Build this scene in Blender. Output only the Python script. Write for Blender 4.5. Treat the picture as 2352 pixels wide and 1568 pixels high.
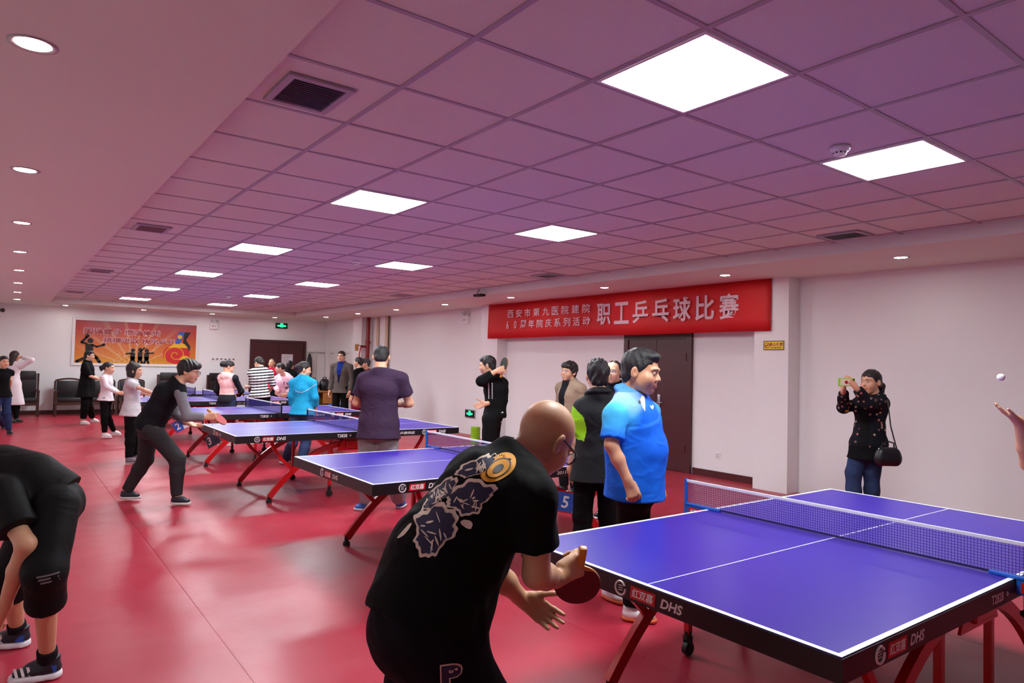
import bpy, bmesh, math, random
import numpy as np
from mathutils import Vector, Matrix
from mathutils.bvhtree import BVHTree
for o in list(bpy.data.objects): bpy.data.objects.remove(o, do_unlink=True)
S = bpy.context.scene
COL = S.collection
rnd = random.Random(7)
PI = math.pi

# ---------------------------------------------------------------- camera, world, exposure
FPX, YAW, PITCH, ROLL, CH = 1566.33, 0.6415, 0.0330, 0.0243, 1.586
FWD = np.array([math.sin(YAW)*math.cos(PITCH), math.cos(YAW)*math.cos(PITCH), math.sin(PITCH)])
RT0 = np.array([math.cos(YAW), -math.sin(YAW), 0.0])
UP0 = np.cross(RT0, FWD)
RT = math.cos(ROLL)*RT0 + math.sin(ROLL)*UP0
UP = -math.sin(ROLL)*RT0 + math.cos(ROLL)*UP0
CAM = np.array([0, 0, CH])
cd = bpy.data.cameras.new('camera'); cam = bpy.data.objects.new('camera', cd); COL.objects.link(cam)
cd.sensor_width = 36.0; cd.lens = FPX/2352*36.0; cd.clip_start = 0.05; cd.clip_end = 100
M = Matrix.Identity(4)
for i in range(3):
    M[i][0] = RT[i]; M[i][1] = UP[i]; M[i][2] = -FWD[i]; M[i][3] = CAM[i]
cam.matrix_world = M
S.camera = cam
W = bpy.data.worlds.new('world'); S.world = W; W.use_nodes = True
W.node_tree.nodes['Background'].inputs[0].default_value = (0.9, 0.92, 1.0, 1)
W.node_tree.nodes['Background'].inputs[1].default_value = 0.02
S.view_settings.view_transform = 'Standard'; S.view_settings.look = 'None'
S.view_settings.gamma = 1.0; S.view_settings.use_curve_mapping = False
S.view_settings.exposure = 0.88
PANEL_EMIT = 32.0
SPOT_EMIT = 40.0

def px(u, v, D):                     # photo pixel + distance along the view axis -> point
    return CAM + D*(FWD + (u-1176)/FPX*RT + (784-v)/FPX*UP)
def px_at_z(u, D, z):                # pixel column + distance, at a known height
    a = px(u, 784, D); return a + UP*((z-a[2])/UP[2])
def on_z(u, v, z):
    d = px(u, v, 1.0)-CAM; return CAM + d*((z-CH)/d[2])

# ---------------------------------------------------------------- materials
def lin(c):
    return tuple(((x/255.0)/12.92 if x <= 10.3 else (((x/255.0)+0.055)/1.055)**2.4) for x in c)
MATS = {}
def mat(name, rgb, rough=0.5, metal=0.0, spec=0.5, noise=0.0, nscale=8.0, bump=0.0, bscale=40.0, coat=0.0, attr=False, emit=0.0, fold=0.0, alpha=1.0, trans=0.0, rnoise=0.0, sss=0.0):
    if name in MATS: return MATS[name]
    m = bpy.data.materials.new(name); m.use_nodes = True; MATS[name] = m
    nt = m.node_tree; N = nt.nodes; L = nt.links
    b = N['Principled BSDF']
    col = (*lin(rgb), 1)
    b.inputs['Base Color'].default_value = col
    b.inputs['Roughness'].default_value = rough; b.inputs['Metallic'].default_value = metal
    b.inputs['Specular IOR Level'].default_value = spec
    b.inputs['Coat Weight'].default_value = coat
    b.inputs['Coat Roughness'].default_value = 0.25
    if sss:
        b.inputs['Subsurface Weight'].default_value = sss
        b.inputs['Subsurface Radius'].default_value = (0.012, 0.005, 0.003)
        b.inputs['Subsurface Scale'].default_value = 1.0
    src = None
    if attr:
        a = N.new('ShaderNodeAttribute'); a.attribute_name = 'Col'; src = a.outputs['Color']
        L.new(src, b.inputs['Base Color'])
    tc = N.new('ShaderNodeTexCoord')
    if noise:
        t = N.new('ShaderNodeTexNoise'); t.inputs['Scale'].default_value = nscale; t.inputs['Detail'].default_value = 4
        L.new(tc.outputs['Object'], t.inputs['Vector'])
        r = N.new('ShaderNodeMapRange'); r.inputs['To Min'].default_value = 1-noise; r.inputs['To Max'].default_value = 1+noise
        L.new(t.outputs['Fac'], r.inputs['Value'])
        mx = N.new('ShaderNodeMix'); mx.data_type = 'RGBA'; mx.blend_type = 'MULTIPLY'; mx.inputs[0].default_value = 1
        if src: L.new(src, mx.inputs[6])
        else: mx.inputs[6].default_value = col
        L.new(r.outputs['Result'], mx.inputs[7]); L.new(mx.outputs[2], b.inputs['Base Color'])
    if rnoise:
        t = N.new('ShaderNodeTexNoise'); t.inputs['Scale'].default_value = 2.2; t.inputs['Detail'].default_value = 6; t.inputs['Roughness'].default_value = 0.65
        L.new(tc.outputs['Object'], t.inputs['Vector'])
        r = N.new('ShaderNodeMapRange'); r.inputs['From Min'].default_value = 0.3; r.inputs['From Max'].default_value = 0.7
        r.inputs['To Min'].default_value = rough-rnoise; r.inputs['To Max'].default_value = rough+rnoise
        L.new(t.outputs['Fac'], r.inputs['Value']); L.new(r.outputs['Result'], b.inputs['Roughness'])
    if bump:
        t = N.new('ShaderNodeTexNoise'); t.inputs['Scale'].default_value = bscale; t.inputs['Detail'].default_value = 3
        L.new(tc.outputs['Object'], t.inputs['Vector'])
        bp = N.new('ShaderNodeBump'); bp.inputs['Strength'].default_value = bump; bp.inputs['Distance'].default_value = 0.01
        L.new(t.outputs['Fac'], bp.inputs['Height']); L.new(bp.outputs['Normal'], b.inputs['Normal'])
        if fold:                                # soft creases of worn cloth
            mp = N.new('ShaderNodeMapping'); mp.inputs['Scale'].default_value = (1.0, 1.0, 1.6); mp.inputs['Rotation'].default_value = (0.5, 0.35, 0.2)
            t2 = N.new('ShaderNodeTexNoise'); t2.inputs['Scale'].default_value = 7.0; t2.inputs['Detail'].default_value = 2.5; t2.inputs['Distortion'].default_value = 1.4
            t2.noise_type = 'RIDGED_MULTIFRACTAL'
            L.new(tc.outputs['Object'], mp.inputs['Vector']); L.new(mp.outputs['Vector'], t2.inputs['Vector'])
            b2 = N.new('ShaderNodeBump'); b2.inputs['Strength'].default_value = fold; b2.inputs['Distance'].default_value = 0.02
            L.new(t2.outputs['Fac'], b2.inputs['Height']); L.new(b2.outputs['Normal'], bp.inputs['Normal'])
    if emit:
        b.inputs['Emission Color'].default_value = col; b.inputs['Emission Strength'].default_value = emit
    if alpha < 1: b.inputs['Alpha'].default_value = alpha
    if trans: b.inputs['Transmission Weight'].default_value = trans
    return m
mat('wall_paint', (238, 240, 240), 0.85, noise=0.02, nscale=1.5, bump=0.03, bscale=90)
mat('wall_grey_fill_cut', (150, 150, 146), 0.85, noise=0.02, nscale=1.5)
mat('soffit_paint', (222, 223, 214), 0.85, noise=0.015, nscale=1.2)
mat('tile_board', (220, 222, 214), 0.9, noise=0.05, nscale=160, bump=0.12, bscale=220)
mat('tile_metal', (172, 162, 172), 0.45, metal=0.2)
mat('floor_vinyl', (174, 42, 62), 0.34, spec=0.42, noise=0.10, nscale=1.6, rnoise=0.07, bump=0.02, bscale=130)
mat('panel_light', (246, 251, 255), 0.5, emit=PANEL_EMIT)
mat('spot_light', (255, 246, 238), 0.5, emit=SPOT_EMIT)
mat('white_plastic', (232, 232, 230), 0.4)
mat('grey_metal', (176, 174, 178), 0.4, metal=0.6)
mat('dark_slot', (52, 48, 50), 0.7)
mat('maroon_wood', (70, 20, 24), 0.42, noise=0.18, nscale=14, coat=0.25)
mat('maroon_trim', (78, 26, 28), 0.4, noise=0.1, nscale=8)
mat('table_blue', (54, 38, 150), 0.30, spec=0.38, noise=0.02, nscale=5)
mat('line_white', (238, 240, 240), 0.45)
mat('apron_black', (20, 17, 20), 0.42)
mat('leg_red', (190, 16, 18), 0.25, coat=0.5)
mat('rubber_black', (16, 16, 16), 0.6)
mat('chrome', (190, 190, 195), 0.2, metal=1.0)
mat('clamp_blue', (24, 100, 200), 0.35)
mat('net_cord', (52, 42, 118), 0.7)
mat('net_hem', (34, 25, 84), 0.7)
mat('net_tape', (232, 232, 236), 0.7)
mat('red_plate', (205, 18, 28), 0.4)
mat('yellow_sticker', (235, 190, 20), 0.5)
mat('banner_red', (205, 20, 24), 0.62, noise=0.03, nscale=20, bump=0.02, bscale=300)
mat('banner_letter', (226, 200, 208), 0.6, noise=0.08, nscale=40)
mat('gold_plate', (214, 178, 60), 0.3, metal=0.7)
mat('dark_ink', (24, 20, 20), 0.6)
mat('red_ink', (150, 24, 18), 0.6)
mat('exit_black', (10, 22, 16), 0.4)
mat('exit_green', (30, 235, 120), 0.5, emit=2.2)
mat('pipe_red', (138, 20, 24), 0.35)
mat('beige_pipe', (206, 184, 160), 0.6)
mat('leather_black', (22, 22, 23), 0.38, bump=0.08, bscale=60)
mat('chair_wood', (62, 34, 24), 0.4, noise=0.2, nscale=20)
mat('desk_wood', (176, 124, 62), 0.5, noise=0.1, nscale=9)
mat('stool_blue', (36, 120, 215), 0.45)
mat('stool_green', (150, 205, 40), 0.45)
mat('paper_white', (226, 226, 232), 0.8)
mat('sign_blue', (40, 92, 190), 0.5)
mat('sign_navy', (24, 34, 78), 0.5)
mat('paddle_wood', (200, 140, 60), 0.35, noise=0.15, nscale=30, coat=0.4)
mat('rubber_red', (170, 22, 24), 0.45)
mat('rubber_maroon', (96, 16, 20), 0.5)
mat('ball_white', (250, 246, 244), 0.4, sss=0.2)
mat('skin', (200, 150, 120), 0.48, attr=True, noise=0.05, nscale=30, bump=0.04, bscale=150, sss=0.06)
mat('cloth', (128, 128, 128), 0.85, spec=0.12, attr=True, noise=0.05, nscale=70, bump=0.12, bscale=350, fold=0.35)
mat('sport_cloth', (128, 128, 128), 0.7, spec=0.18, attr=True, noise=0.04, nscale=60, bump=0.06, bscale=300, fold=0.3)
mat('hair', (20, 17, 17), 0.45, attr=True, noise=0.3, nscale=90, bump=0.5, bscale=160)
mat('shoe_mat', (128, 128, 128), 0.5, attr=True)
mat('print_cream', (226, 210, 190), 0.7)
mat('print_navy', (34, 36, 66), 0.7)
mat('print_orange', (238, 168, 44), 0.7)
mat('print_white', (236, 236, 236), 0.7)
mat('print_grey', (110, 104, 108), 0.7)
mat('poster_print', (128, 128, 128), 0.35, attr=True, coat=0.12)
mat('lens', (235, 240, 245), 0.05, alpha=0.16)
mat('frame_black', (14, 14, 18), 0.35)
mat('bag_leather', (20, 22, 28), 0.42, bump=0.05, bscale=80)
mat('plum_cloth', (96, 20, 42), 0.8)
mat('bottle_clear', (225, 230, 235), 0.15, alpha=0.55)

# ---------------------------------------------------------------- object helpers
def tag(o, label=None, cat=None, group=None, kind=None):
    if label: o['label'] = label
    if cat: o['category'] = cat
    if group: o['group'] = group
    if kind: o['kind'] = kind
    return o
def empty(name, loc, rz=0.0):
    o = bpy.data.objects.new(name, None); COL.objects.link(o)
    o.location = loc; o.rotation_euler = (0, 0, rz)
    return o
def link(name, me, m, parent=None, smooth=False):
    o = bpy.data.objects.new(name, me); COL.objects.link(o)
    if m is not None:
        me.materials.clear(); me.materials.append(MATS[m] if isinstance(m, str) else m)
    if smooth:
        me.polygons.foreach_set('use_smooth', np.ones(len(me.polygons), bool))
    if parent: o.parent = parent
    return o
def np_mesh(name, V, Q, color=None):
    me = bpy.data.meshes.new(name)
    V = np.asarray(V, np.float32); Q = np.asarray(Q, np.int32)
    k = Q.shape[1]
    me.vertices.add(len(V)); me.vertices.foreach_set('co', V.ravel())
    me.loops.add(Q.size); me.loops.foreach_set('vertex_index', Q.ravel())
    me.polygons.add(len(Q)); me.polygons.foreach_set('loop_start', np.arange(0, Q.size, k, dtype=np.int32))
    if color is not None:
        a = me.color_attributes.new('Col', 'FLOAT_COLOR', 'POINT')
        c = np.ones((len(V), 4), np.float32); c[:, :3] = color; a.data.foreach_set('color', c.ravel())
    me.update(calc_edges=True); me.validate()
    return me
class MB:                                       # collects simple solids into one mesh
    def __init__(s): s.v = []; s.f = []
    def add(s, V, F):
        n = len(s.v); s.v += [tuple(map(float, p)) for p in V]; s.f += [tuple(i+n for i in f) for f in F]; return s
    def box(s, x0, x1, y0, y1, z0, z1):
        V = [(x, y, z) for z in (z0, z1) for y in (y0, y1) for x in (x0, x1)]
        return s.add(V, [(0, 2, 3, 1), (4, 5, 7, 6), (0, 1, 5, 4), (2, 6, 7, 3), (0, 4, 6, 2), (1, 3, 7, 5)])
    def bbox(s, x0, x1, y0, y1, z0, z1, b=0.01):  # box with bevelled vertical and top edges
        bm = bmesh.new(); bmesh.ops.create_cube(bm, size=1)
        for v in bm.verts: v.co = ((x0+x1)/2+v.co.x*(x1-x0), (y0+y1)/2+v.co.y*(y1-y0), (z0+z1)/2+v.co.z*(z1-z0))
        bmesh.ops.bevel(bm, geom=bm.edges[:], offset=b, segments=2, profile=0.6, affect='EDGES')
        bm.verts.index_update()
        s.add([v.co for v in bm.verts], [[v.index for v in f.verts] for f in bm.faces]); bm.free(); return s
    def cyl(s, a, b, r, r2=None, n=16):
        return s.tube([a, b], [r, r if r2 is None else r2], n)
    def tube(s, pts, r, n=8, cap=True, flat=None):
        pts = [np.array(p, float) for p in pts]; m = len(pts)
        rs = [r]*m if np.isscalar(r) else list(r)
        V = []; ref = None
        for i, p in enumerate(pts):
            t = pts[min(i+1, m-1)]-pts[max(i-1, 0)]; t = t/(np.linalg.norm(t)+1e-12)
            if ref is None:
                ref = np.cross(t, (0, 0, 1)) if abs(t[2]) < 0.9 else np.cross(t, (1, 0, 0))
            ref = ref-t*np.dot(ref, t); ref /= np.linalg.norm(ref)+1e-12
            bn = np.cross(t, ref)
            for j in range(n):
                a = 2*PI*j/n; V.append(p+rs[i]*(math.cos(a)*ref+math.sin(a)*bn))
        F = [(i*n+j, i*n+(j+1) % n, (i+1)*n+(j+1) % n, (i+1)*n+j) for i in range(m-1) for j in range(n)]
        if cap: F += [tuple(range(n-1, -1, -1)), tuple(range((m-1)*n, m*n))]
        return s.add(V, F)
    def bar(s, pts, w, h, side=(0, 1, 0)):      # rectangular bar swept along a path
        pts = [np.array(p, float) for p in pts]; m = len(pts); sd = np.array(side, float); V = []
        for i, p in enumerate(pts):
            t = pts[min(i+1, m-1)]-pts[max(i-1, 0)]; t /= np.linalg.norm(t)
            nn = np.cross(t, sd); nn /= np.linalg.norm(nn)
            for a, b in ((-1, -1), (1, -1), (1, 1), (-1, 1)): V.append(p+sd*a*w/2+nn*b*h/2)
        F = [(i*4+j, i*4+(j+1) % 4, (i+1)*4+(j+1) % 4, (i+1)*4+j) for i in range(m-1) for j in range(4)]
        F += [(3, 2, 1, 0), tuple(range((m-1)*4, m*4))]
        return s.add(V, F)
    def lathe(s, prof, c=(0, 0, 0), n=20, axis='z'):
        V = []; m = len(prof)
        for r, z in prof:
            for j in range(n):
                a = 2*PI*j/n; q = (r*math.cos(a), r*math.sin(a), z)
                if axis == 'x': q = (q[2], q[0], q[1])
                if axis == 'y': q = (q[0], q[2], q[1])
                V.append((c[0]+q[0], c[1]+q[1], c[2]+q[2]))
        F = [(i*n+j, i*n+(j+1) % n, (i+1)*n+(j+1) % n, (i+1)*n+j) for i in range(m-1) for j in range(n)]
        F += [tuple(range(n-1, -1, -1)), tuple(range((m-1)*n, m*n))]
        return s.add(V, F)
    def prism(s, poly, O, U, Vv, depth):        # flat outline in the plane O + a U + b V, with thickness
        O, U, Vv = (np.array(q, float) for q in (O, U, Vv)); Nn = np.cross(U, Vv); n = len(poly)
        A = [O+a*U+b*Vv for a, b in poly]; B = [p+Nn*depth for p in A]
        return s.add(A+B, [tuple(range(n-1, -1, -1)), tuple(range(n, 2*n))]+[(i, (i+1) % n, n+(i+1) % n, n+i) for i in range(n)])
    def mesh(s, name):
        me = bpy.data.meshes.new(name); me.from_pydata(s.v, [], s.f); me.update(); return me
    def build(s, name, m, parent=None, smooth=False):
        o = link(name, s.mesh(name), m, parent)
        if smooth:
            me = o.data; me.polygons.foreach_set('use_smooth', np.ones(len(me.polygons), bool))
            me.set_sharp_from_angle(angle=math.radians(40))
        return o
def bld(f, name, m, parent=None, smooth=False):
    b = MB(); f(b); return b.build(name, m, parent, smooth)
def struct(o): o['kind'] = 'structure'; return o
TXT = {}
def text_mesh(s, size=1.0, bold=0.0, ext=0.0, spacing=1.0, xs=1.0, shear=0.0):
    """flat lettering, centred on its own middle, as mesh data in the XY plane; returns (verts Nx2, faces)"""
    key = (s, bold, spacing, shear)
    if key not in TXT:
        c = bpy.data.curves.new('lettering', 'FONT'); c.body = s; c.size = 1.0; c.offset = bold; c.shear = shear
        c.space_character = spacing; c.resolution_u = 3; c.align_x = 'CENTER'; c.align_y = 'CENTER'
        o = bpy.data.objects.new('lettering', c); COL.objects.link(o)
        bpy.context.view_layer.update()
        me = bpy.data.meshes.new_from_object(o)
        V = np.array([v.co[:2] for v in me.vertices]).reshape(-1, 2); F = [tuple(p.vertices) for p in me.polygons]
        if len(V): V = V-(V.max(0)+V.min(0))/2
        bpy.data.objects.remove(o); bpy.data.curves.remove(c); bpy.data.meshes.remove(me)
        TXT[key] = (V, F)
    V, F = TXT[key]
    return V*np.array([size*xs, size]), F
def text_obj(s, name, m, O, U, Vv, parent=None, height=0.1, width=None, **kw):
    V, F = text_mesh(s, 1.0, **kw)
    h = V[:, 1].max()-V[:, 1].min(); w = V[:, 0].max()-V[:, 0].min()
    sy = height/h; sx = sy if width is None else width/w
    O, U, Vv = (np.array(q, float) for q in (O, U, Vv))
    me = bpy.data.meshes.new(name); me.from_pydata([tuple(O+a*sx*U+b*sy*Vv) for a, b in V], [], F); me.update()
    return link(name, me, m, parent)
# ---------------------------------------------------------------- the room
XL, XW, XP = -0.95, 8.40, 8.15          # left wall, banner wall, front of its piers
YN, YF = -2.9, 21.35                    # wall behind the camera, poster wall
ZC, ZS = 2.9246, 2.8046                 # tiled ceiling, plaster soffit
T, GX, GY = 0.6575, 1.515, 2.332        # ceiling grid
SX0, SX1, SY1, SY0 = 0.872, 6.88, 19.85, -2.0   # opening in the soffit
# floor: sheet vinyl in rolls 1.82 m wide laid along the hall
fl = struct(bld(lambda b: b.box(XL-0.1, XW+0.2, YN-0.1, YF+0.2, -0.08, -0.006), 'floor', 'floor_vinyl'))
xs = [XL-0.05] + [1.05+1.82*i for i in range(-1, 5) if XL+0.1 < 1.05+1.82*i < XW] + [XW+0.1]
for a, b_ in zip(xs[:-1], xs[1:]):
    m_ = MB(); g = 0.001
    prof = [(a+g, -0.006), (a+g, -0.0006), (a+0.010, 0.0), (b_-0.010, 0.0), (b_-g, -0.0006), (b_-g, -0.006)]
    n = len(prof); V = [(x, y, z) for y in (YN, YF+0.1) for x, z in prof]
    m_.add(V, [(i, i+1, n+i+1, n+i) for i in range(n-1)]+[tuple(range(n-1, -1, -1)), tuple(range(n, 2*n))])
    m_.build('vinyl_sheet', 'floor_vinyl', fl)
# walls
struct(bld(lambda b: b.box(XL-0.15, XL, YN-0.15, YF+0.15, 0, 3.05), 'wall_left', 'wall_paint'))
struct(bld(lambda b: b.box(XW, XW+0.15, YN-0.15, YF+0.15, 0, 3.05), 'wall_right', 'wall_paint'))
struct(bld(lambda b: b.box(XL, XW, YF, YF+0.15, 0, 3.05), 'wall_far', 'wall_paint'))
struct(bld(lambda b: b.box(XL, XW, YN-0.15, YN, 0, 3.05), 'wall_near', 'wall_grey_fill_cut'))  # unseen wall; its grey is invented to cut fill light from behind the camera
for i, (a, c) in enumerate([(4.93, 5.43), (11.42, 12.02), (18.05, 18.62), (-1.6, -1.05)]):
    struct(bld(lambda b: b.box(XP, XW, a, c, 0, ZS), 'wall_pier', 'wall_paint'))
# skirting
def skirt(side, segs):
    o = MB()
    for s_ in segs: o.box(*s_)
    struct(o.build('baseboard_'+side, 'maroon_trim'))
skirt('right', [(XW-0.015, XW, 5.43, 6.62, 0, 0.10), (XW-0.015, XW, 8.06, 11.42, 0, 0.10)])
skirt('far', [(XL, 6.02, YF-0.015, YF, 0, 0.10), (7.75, XW, YF-0.015, YF, 0, 0.10)])
# soffit around the tiled field
sof = struct(bld(lambda b: b.box(XL, SX0, YN, YF, ZS, 3.05), 'ceiling_soffit', 'soffit_paint'))
struct(bld(lambda b: b.box(SX1, XW, YN, YF, ZS, 3.05), 'ceiling_soffit', 'soffit_paint'))
struct(bld(lambda b: b.box(SX0, SX1, SY1, YF, ZS, 3.05), 'ceiling_soffit', 'soffit_paint'))
struct(bld(lambda b: b.box(SX0, SX1, YN, SY0, ZS, 3.05), 'ceiling_soffit', 'soffit_paint'))
ce = struct(bld(lambda b: b.box(SX0, SX1, SY0, SY1, 3.0, 3.05), 'ceiling', 'dark_slot'))
LIGHT_CELLS = [(k, -1+5*n) for n in range(0, 6) for k in (1, 4)]
VENTS = [(1.19, 3.36), (1.21, 8.02), (1.22, 12.75), (1.22, 17.6), (6.56, 3.38), (6.50, 7.85), (6.45, 12.4)]
tile_me = {}
for i in range(-1, 9):
    for j in range(-7, 27):
        x0, x1 = max(GX+i*T, SX0), min(GX+(i+1)*T, SX1); y0, y1 = max(GY+j*T, SY0), min(GY+(j+1)*T, SY1)
        if x1-x0 < 0.03 or y1-y0 < 0.03 or (i, j) in LIGHT_CELLS: continue
        key = (round(x1-x0, 3), round(y1-y0, 3))
        if key not in tile_me:
            hx, hy = (x1-x0)/2-0.009, (y1-y0)/2-0.009
            tile_me[key] = MB().box(-hx, hx, -hy, hy, 0, 0.015).mesh('ceiling_tile')
        o = link('ceiling_tile', tile_me[key], 'tile_board', ce); o.location = ((x0+x1)/2, (y0+y1)/2, ZC+0.004+rnd.uniform(0, 0.0015))
bar_l = MB().box(-0.0135, 0.0135, SY0, SY1, 0, 0.005).box(-0.0015, 0.0015, SY0, SY1, 0.005, 0.07).mesh('main_runner')
for i in range(0, 9):
    o = link('main_runner', bar_l, 'tile_metal', ce); o.location = (GX+i*T, 0, ZC-0.001)
bar_c = MB().box(SX0, SX1, -0.0125, 0.0125, 0, 0.004).mesh('cross_runner')
for j in range(-6, 27):
    if SY0 < GY+j*T < SY1:
        o = link('cross_runner', bar_c, 'tile_metal', ce); o.location = (0, GY+j*T, ZC)
# LED panels set in the grid
pf = MB(); h_ = T/2-0.016
for a in ((-h_, h_, -h_, -h_+0.016), (-h_, h_, h_-0.016, h_), (-h_, -h_+0.016, -h_+0.016, h_-0.016), (h_-0.016, h_, -h_+0.016, h_-0.016)): pf.box(*a, -0.004, 0.03)
pf = pf.mesh('panel_frame'); pd = MB().box(-h_+0.016, h_-0.016, -h_+0.016, h_-0.016, 0.0, 0.012).mesh('diffuser')
ORD = ['nearest', 'second', 'third', 'fourth', 'fifth', 'sixth', 'seventh']
for k, j in LIGHT_CELLS:
    n = (j+1)//5+1
    side = 'row over the table ends nearer the left aisle' if k == 1 else 'row nearer the red banner'
    t = empty('ceiling_light_panel', (GX+(k+.5)*T, GY+(j+.5)*T, ZC))
    if n == 1: lb = 'largest glowing square light panel in the ceiling tiles' if k == 1 else 'bright square light panel beside the nearer smoke detector'
    else: lb = 'square light panel, %s from the viewer in the %s' % (ORD[n-1], side)
    tag(t, lb, 'light', 'square ceiling light panels')
    link('frame', pf, 'white_plastic', t); link('diffuser', pd, 'panel_light', t)
# recessed spotlights in the soffit
ring = MB().lathe([(0.062, 0.002), (0.075, -0.004), (0.085, -0.003), (0.086, 0.004)], n=24).mesh('trim_ring')
disc = MB().lathe([(0.0605, -0.0012), (0.0605, 0.003)], n=24).mesh('lens')
SPOTS = [('left aisle soffit', [(0.05+0.026*i, 3.284+2.31*i) for i in range(8)]),
         ('soffit above the banner wall', [(7.52, 3.28), (7.47, 5.42), (7.44, 7.6), (7.43, 10.02), (7.43, 12.34), (7.43, 14.56), (7.42, 16.7), (7.42, 18.9)]),
         ('soffit above the framed poster wall', [(1.25, 20.75), (3.02, 20.7), (4.75, 20.65), (6.5, 20.6)])]
for nm, pts in SPOTS:
    for i, (x, y) in enumerate(pts):
        t = empty('recessed_spotlight', (x, y, ZS-0.002))
        tag(t, 'small round spotlight, %s along the %s' % ((ORD+['eighth'])[i] if nm != SPOTS[2][0] else ['leftmost', 'second from left', 'third from left', 'rightmost'][i], nm), 'light', 'recessed spotlights')
        link('trim_ring', ring, 'grey_metal', t, True); link('lens', disc, 'spot_light', t)
# air vents
vf = MB(); w_, l_ = 0.165, 0.205
for a in ((-w_, w_, -l_, -l_+0.035), (-w_, w_, l_-0.035, l_), (-w_, -w_+0.035, -l_+0.035, l_-0.035), (w_-0.035, w_, -l_+0.035, l_-0.035)): vf.box(*a, -0.012, 0.002)
vf = vf.mesh('vent_frame'); vb = MB().box(-w_+0.035, w_-0.035, -l_+0.035, l_-0.035, 0.0, 0.002).mesh('vent_back')
sl = MB().add([(-0.13, -0.006, -0.010), (0.13, -0.006, -0.010), (0.13, 0.008, -0.002), (-0.13, 0.008, -0.002), (-0.13, -0.005, -0.0115), (0.13, -0.005, -0.0115), (0.13, 0.009, -0.0035), (-0.13, 0.009, -0.0035)],
              [(0, 1, 2, 3), (7, 6, 5, 4), (0, 4, 5, 1), (3, 2, 6, 7), (0, 3, 7, 4), (1, 5, 6, 2)]).mesh('slat')
VL = ['largest slatted air vent, beside the left soffit edge', 'air vent second from the viewer along the left soffit', 'air vent third from the viewer along the left soffit', 'farthest air vent along the left soffit',
      'air vent nearest the viewer along the right soffit riser', 'air vent in mid distance above the red banner', 'small far air vent near the right soffit riser']
for (x, y), lb in zip(VENTS, VL):
    t = tag(empty('air_vent', (x, y, ZC-0.001)), lb, 'vent', 'ceiling air vents')
    link('vent_frame', vf, 'tile_metal', t); link('vent_back', vb, 'dark_slot', t)
    for i in range(14):
        o = link('slat', sl, 'grey_metal', t); o.location = (0, -0.155+i*0.0238, 0)
# smoke detectors
sm = MB().lathe([(0.002, -0.052), (0.03, -0.052), (0.036, -0.045), (0.038, -0.028), (0.05, -0.026), (0.056, -0.016), (0.056, 0.0)], n=28).mesh('detector_body')
sw = MB()
for i in range(10):
    a = 2*PI*i/10; c, s_ = math.cos(a), math.sin(a)
    sw.add([(0.039*c-0.006*s_*q, 0.039*s_+0.006*c*q, z) for z in (-0.043, -0.034) for q in (-1, 1)], [(0, 1, 3, 2)])
sw = sw.mesh('slot')
for (x, y), lb in zip([(3.95, 2.07), (3.80, 8.66), (3.93, 15.7)], ['white round smoke detector beside the nearest right light panel', 'small smoke detector in the middle of the ceiling', 'tiny smoke detector far down the ceiling']):
    t = tag(empty('smoke_detector', (x, y, ZC)), lb, 'smoke detector', 'smoke detectors')
    link('detector_body', sm, 'white_plastic', t, True); link('slot', sw, 'dark_slot', t)
# doors
def door(n, xa, xb, ya, yb, z, face):            # frame + leaf + handle in a wall
    d = struct(empty('door_%d' % n, ((xa+xb)/2, (ya+yb)/2, 0))); return d
d1 = struct(empty('door_1', (XW, 7.34, 0)))
b = MB(); b.box(-0.05, 0.0, -0.70, -0.61, 0, 2.13).box(-0.05, 0, 0.61, 0.70, 0, 2.13).box(-0.05, 0, -0.61, 0.61, 2.04, 2.13); b.build('door_frame', 'maroon_wood', d1)
for s_ in (-1, 1):
    lf = MB().bbox(-0.032, 0.0, min(s_*0.003, s_*0.608), max(s_*0.003, s_*0.608), 0.006, 2.036, 0.004).build('door_leaf', 'maroon_wood', d1)
    for z in (0.35, 1.75): MB().cyl((-0.05, s_*0.60, z-0.06), (-0.05, s_*0.60, z+0.06), 0.012).build('hinge', 'maroon_trim', lf)
    if s_ < 0:
        b = MB().bbox(-0.046, -0.032, -0.10, -0.045, 0.92, 1.16, 0.006); b.tube([(-0.04, -0.072, 1.04), (-0.085, -0.072, 1.04), (-0.09, -0.09, 1.04), (-0.09, -0.19, 1.038)], 0.010); b.build('door_handle', 'chrome', lf, True)
d2 = struct(empty('door_2', (6.88, YF, 0)))
b = MB(); b.box(-0.86, -0.78, -0.05, 0, 0, 2.15).box(0.78, 0.86, -0.05, 0, 0, 2.15).box(-0.78, 0.78, -0.05, 0, 2.07, 2.15); b.build('door_frame', 'maroon_wood', d2)
for s_ in (-1, 1):
    lf = MB().bbox(min(s_*0.004, s_*0.776), max(s_*0.004, s_*0.776), -0.03, 0, 0.006, 2.066, 0.004).build('door_leaf', 'maroon_wood', d2)
    MB().bbox(s_*0.07-0.02, s_*0.07+0.02, -0.075, -0.03, 0.95, 1.15, 0.008).build('door_handle', 'chrome', lf)
t = tag(bld(lambda b: b.box(6.98, 7.33, YF-0.036, YF-0.032, 1.20, 1.72), 'notice_sheet', 'paper_white'), 'white printed notice taped on the far dark double door', 'notice')
for i in range(9): MB().box(7.01, 7.30-0.05*(i % 3), YF-0.0375, YF-0.0362, 1.66-i*0.045, 1.668-i*0.045).build('print_line', 'print_grey', t)
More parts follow.
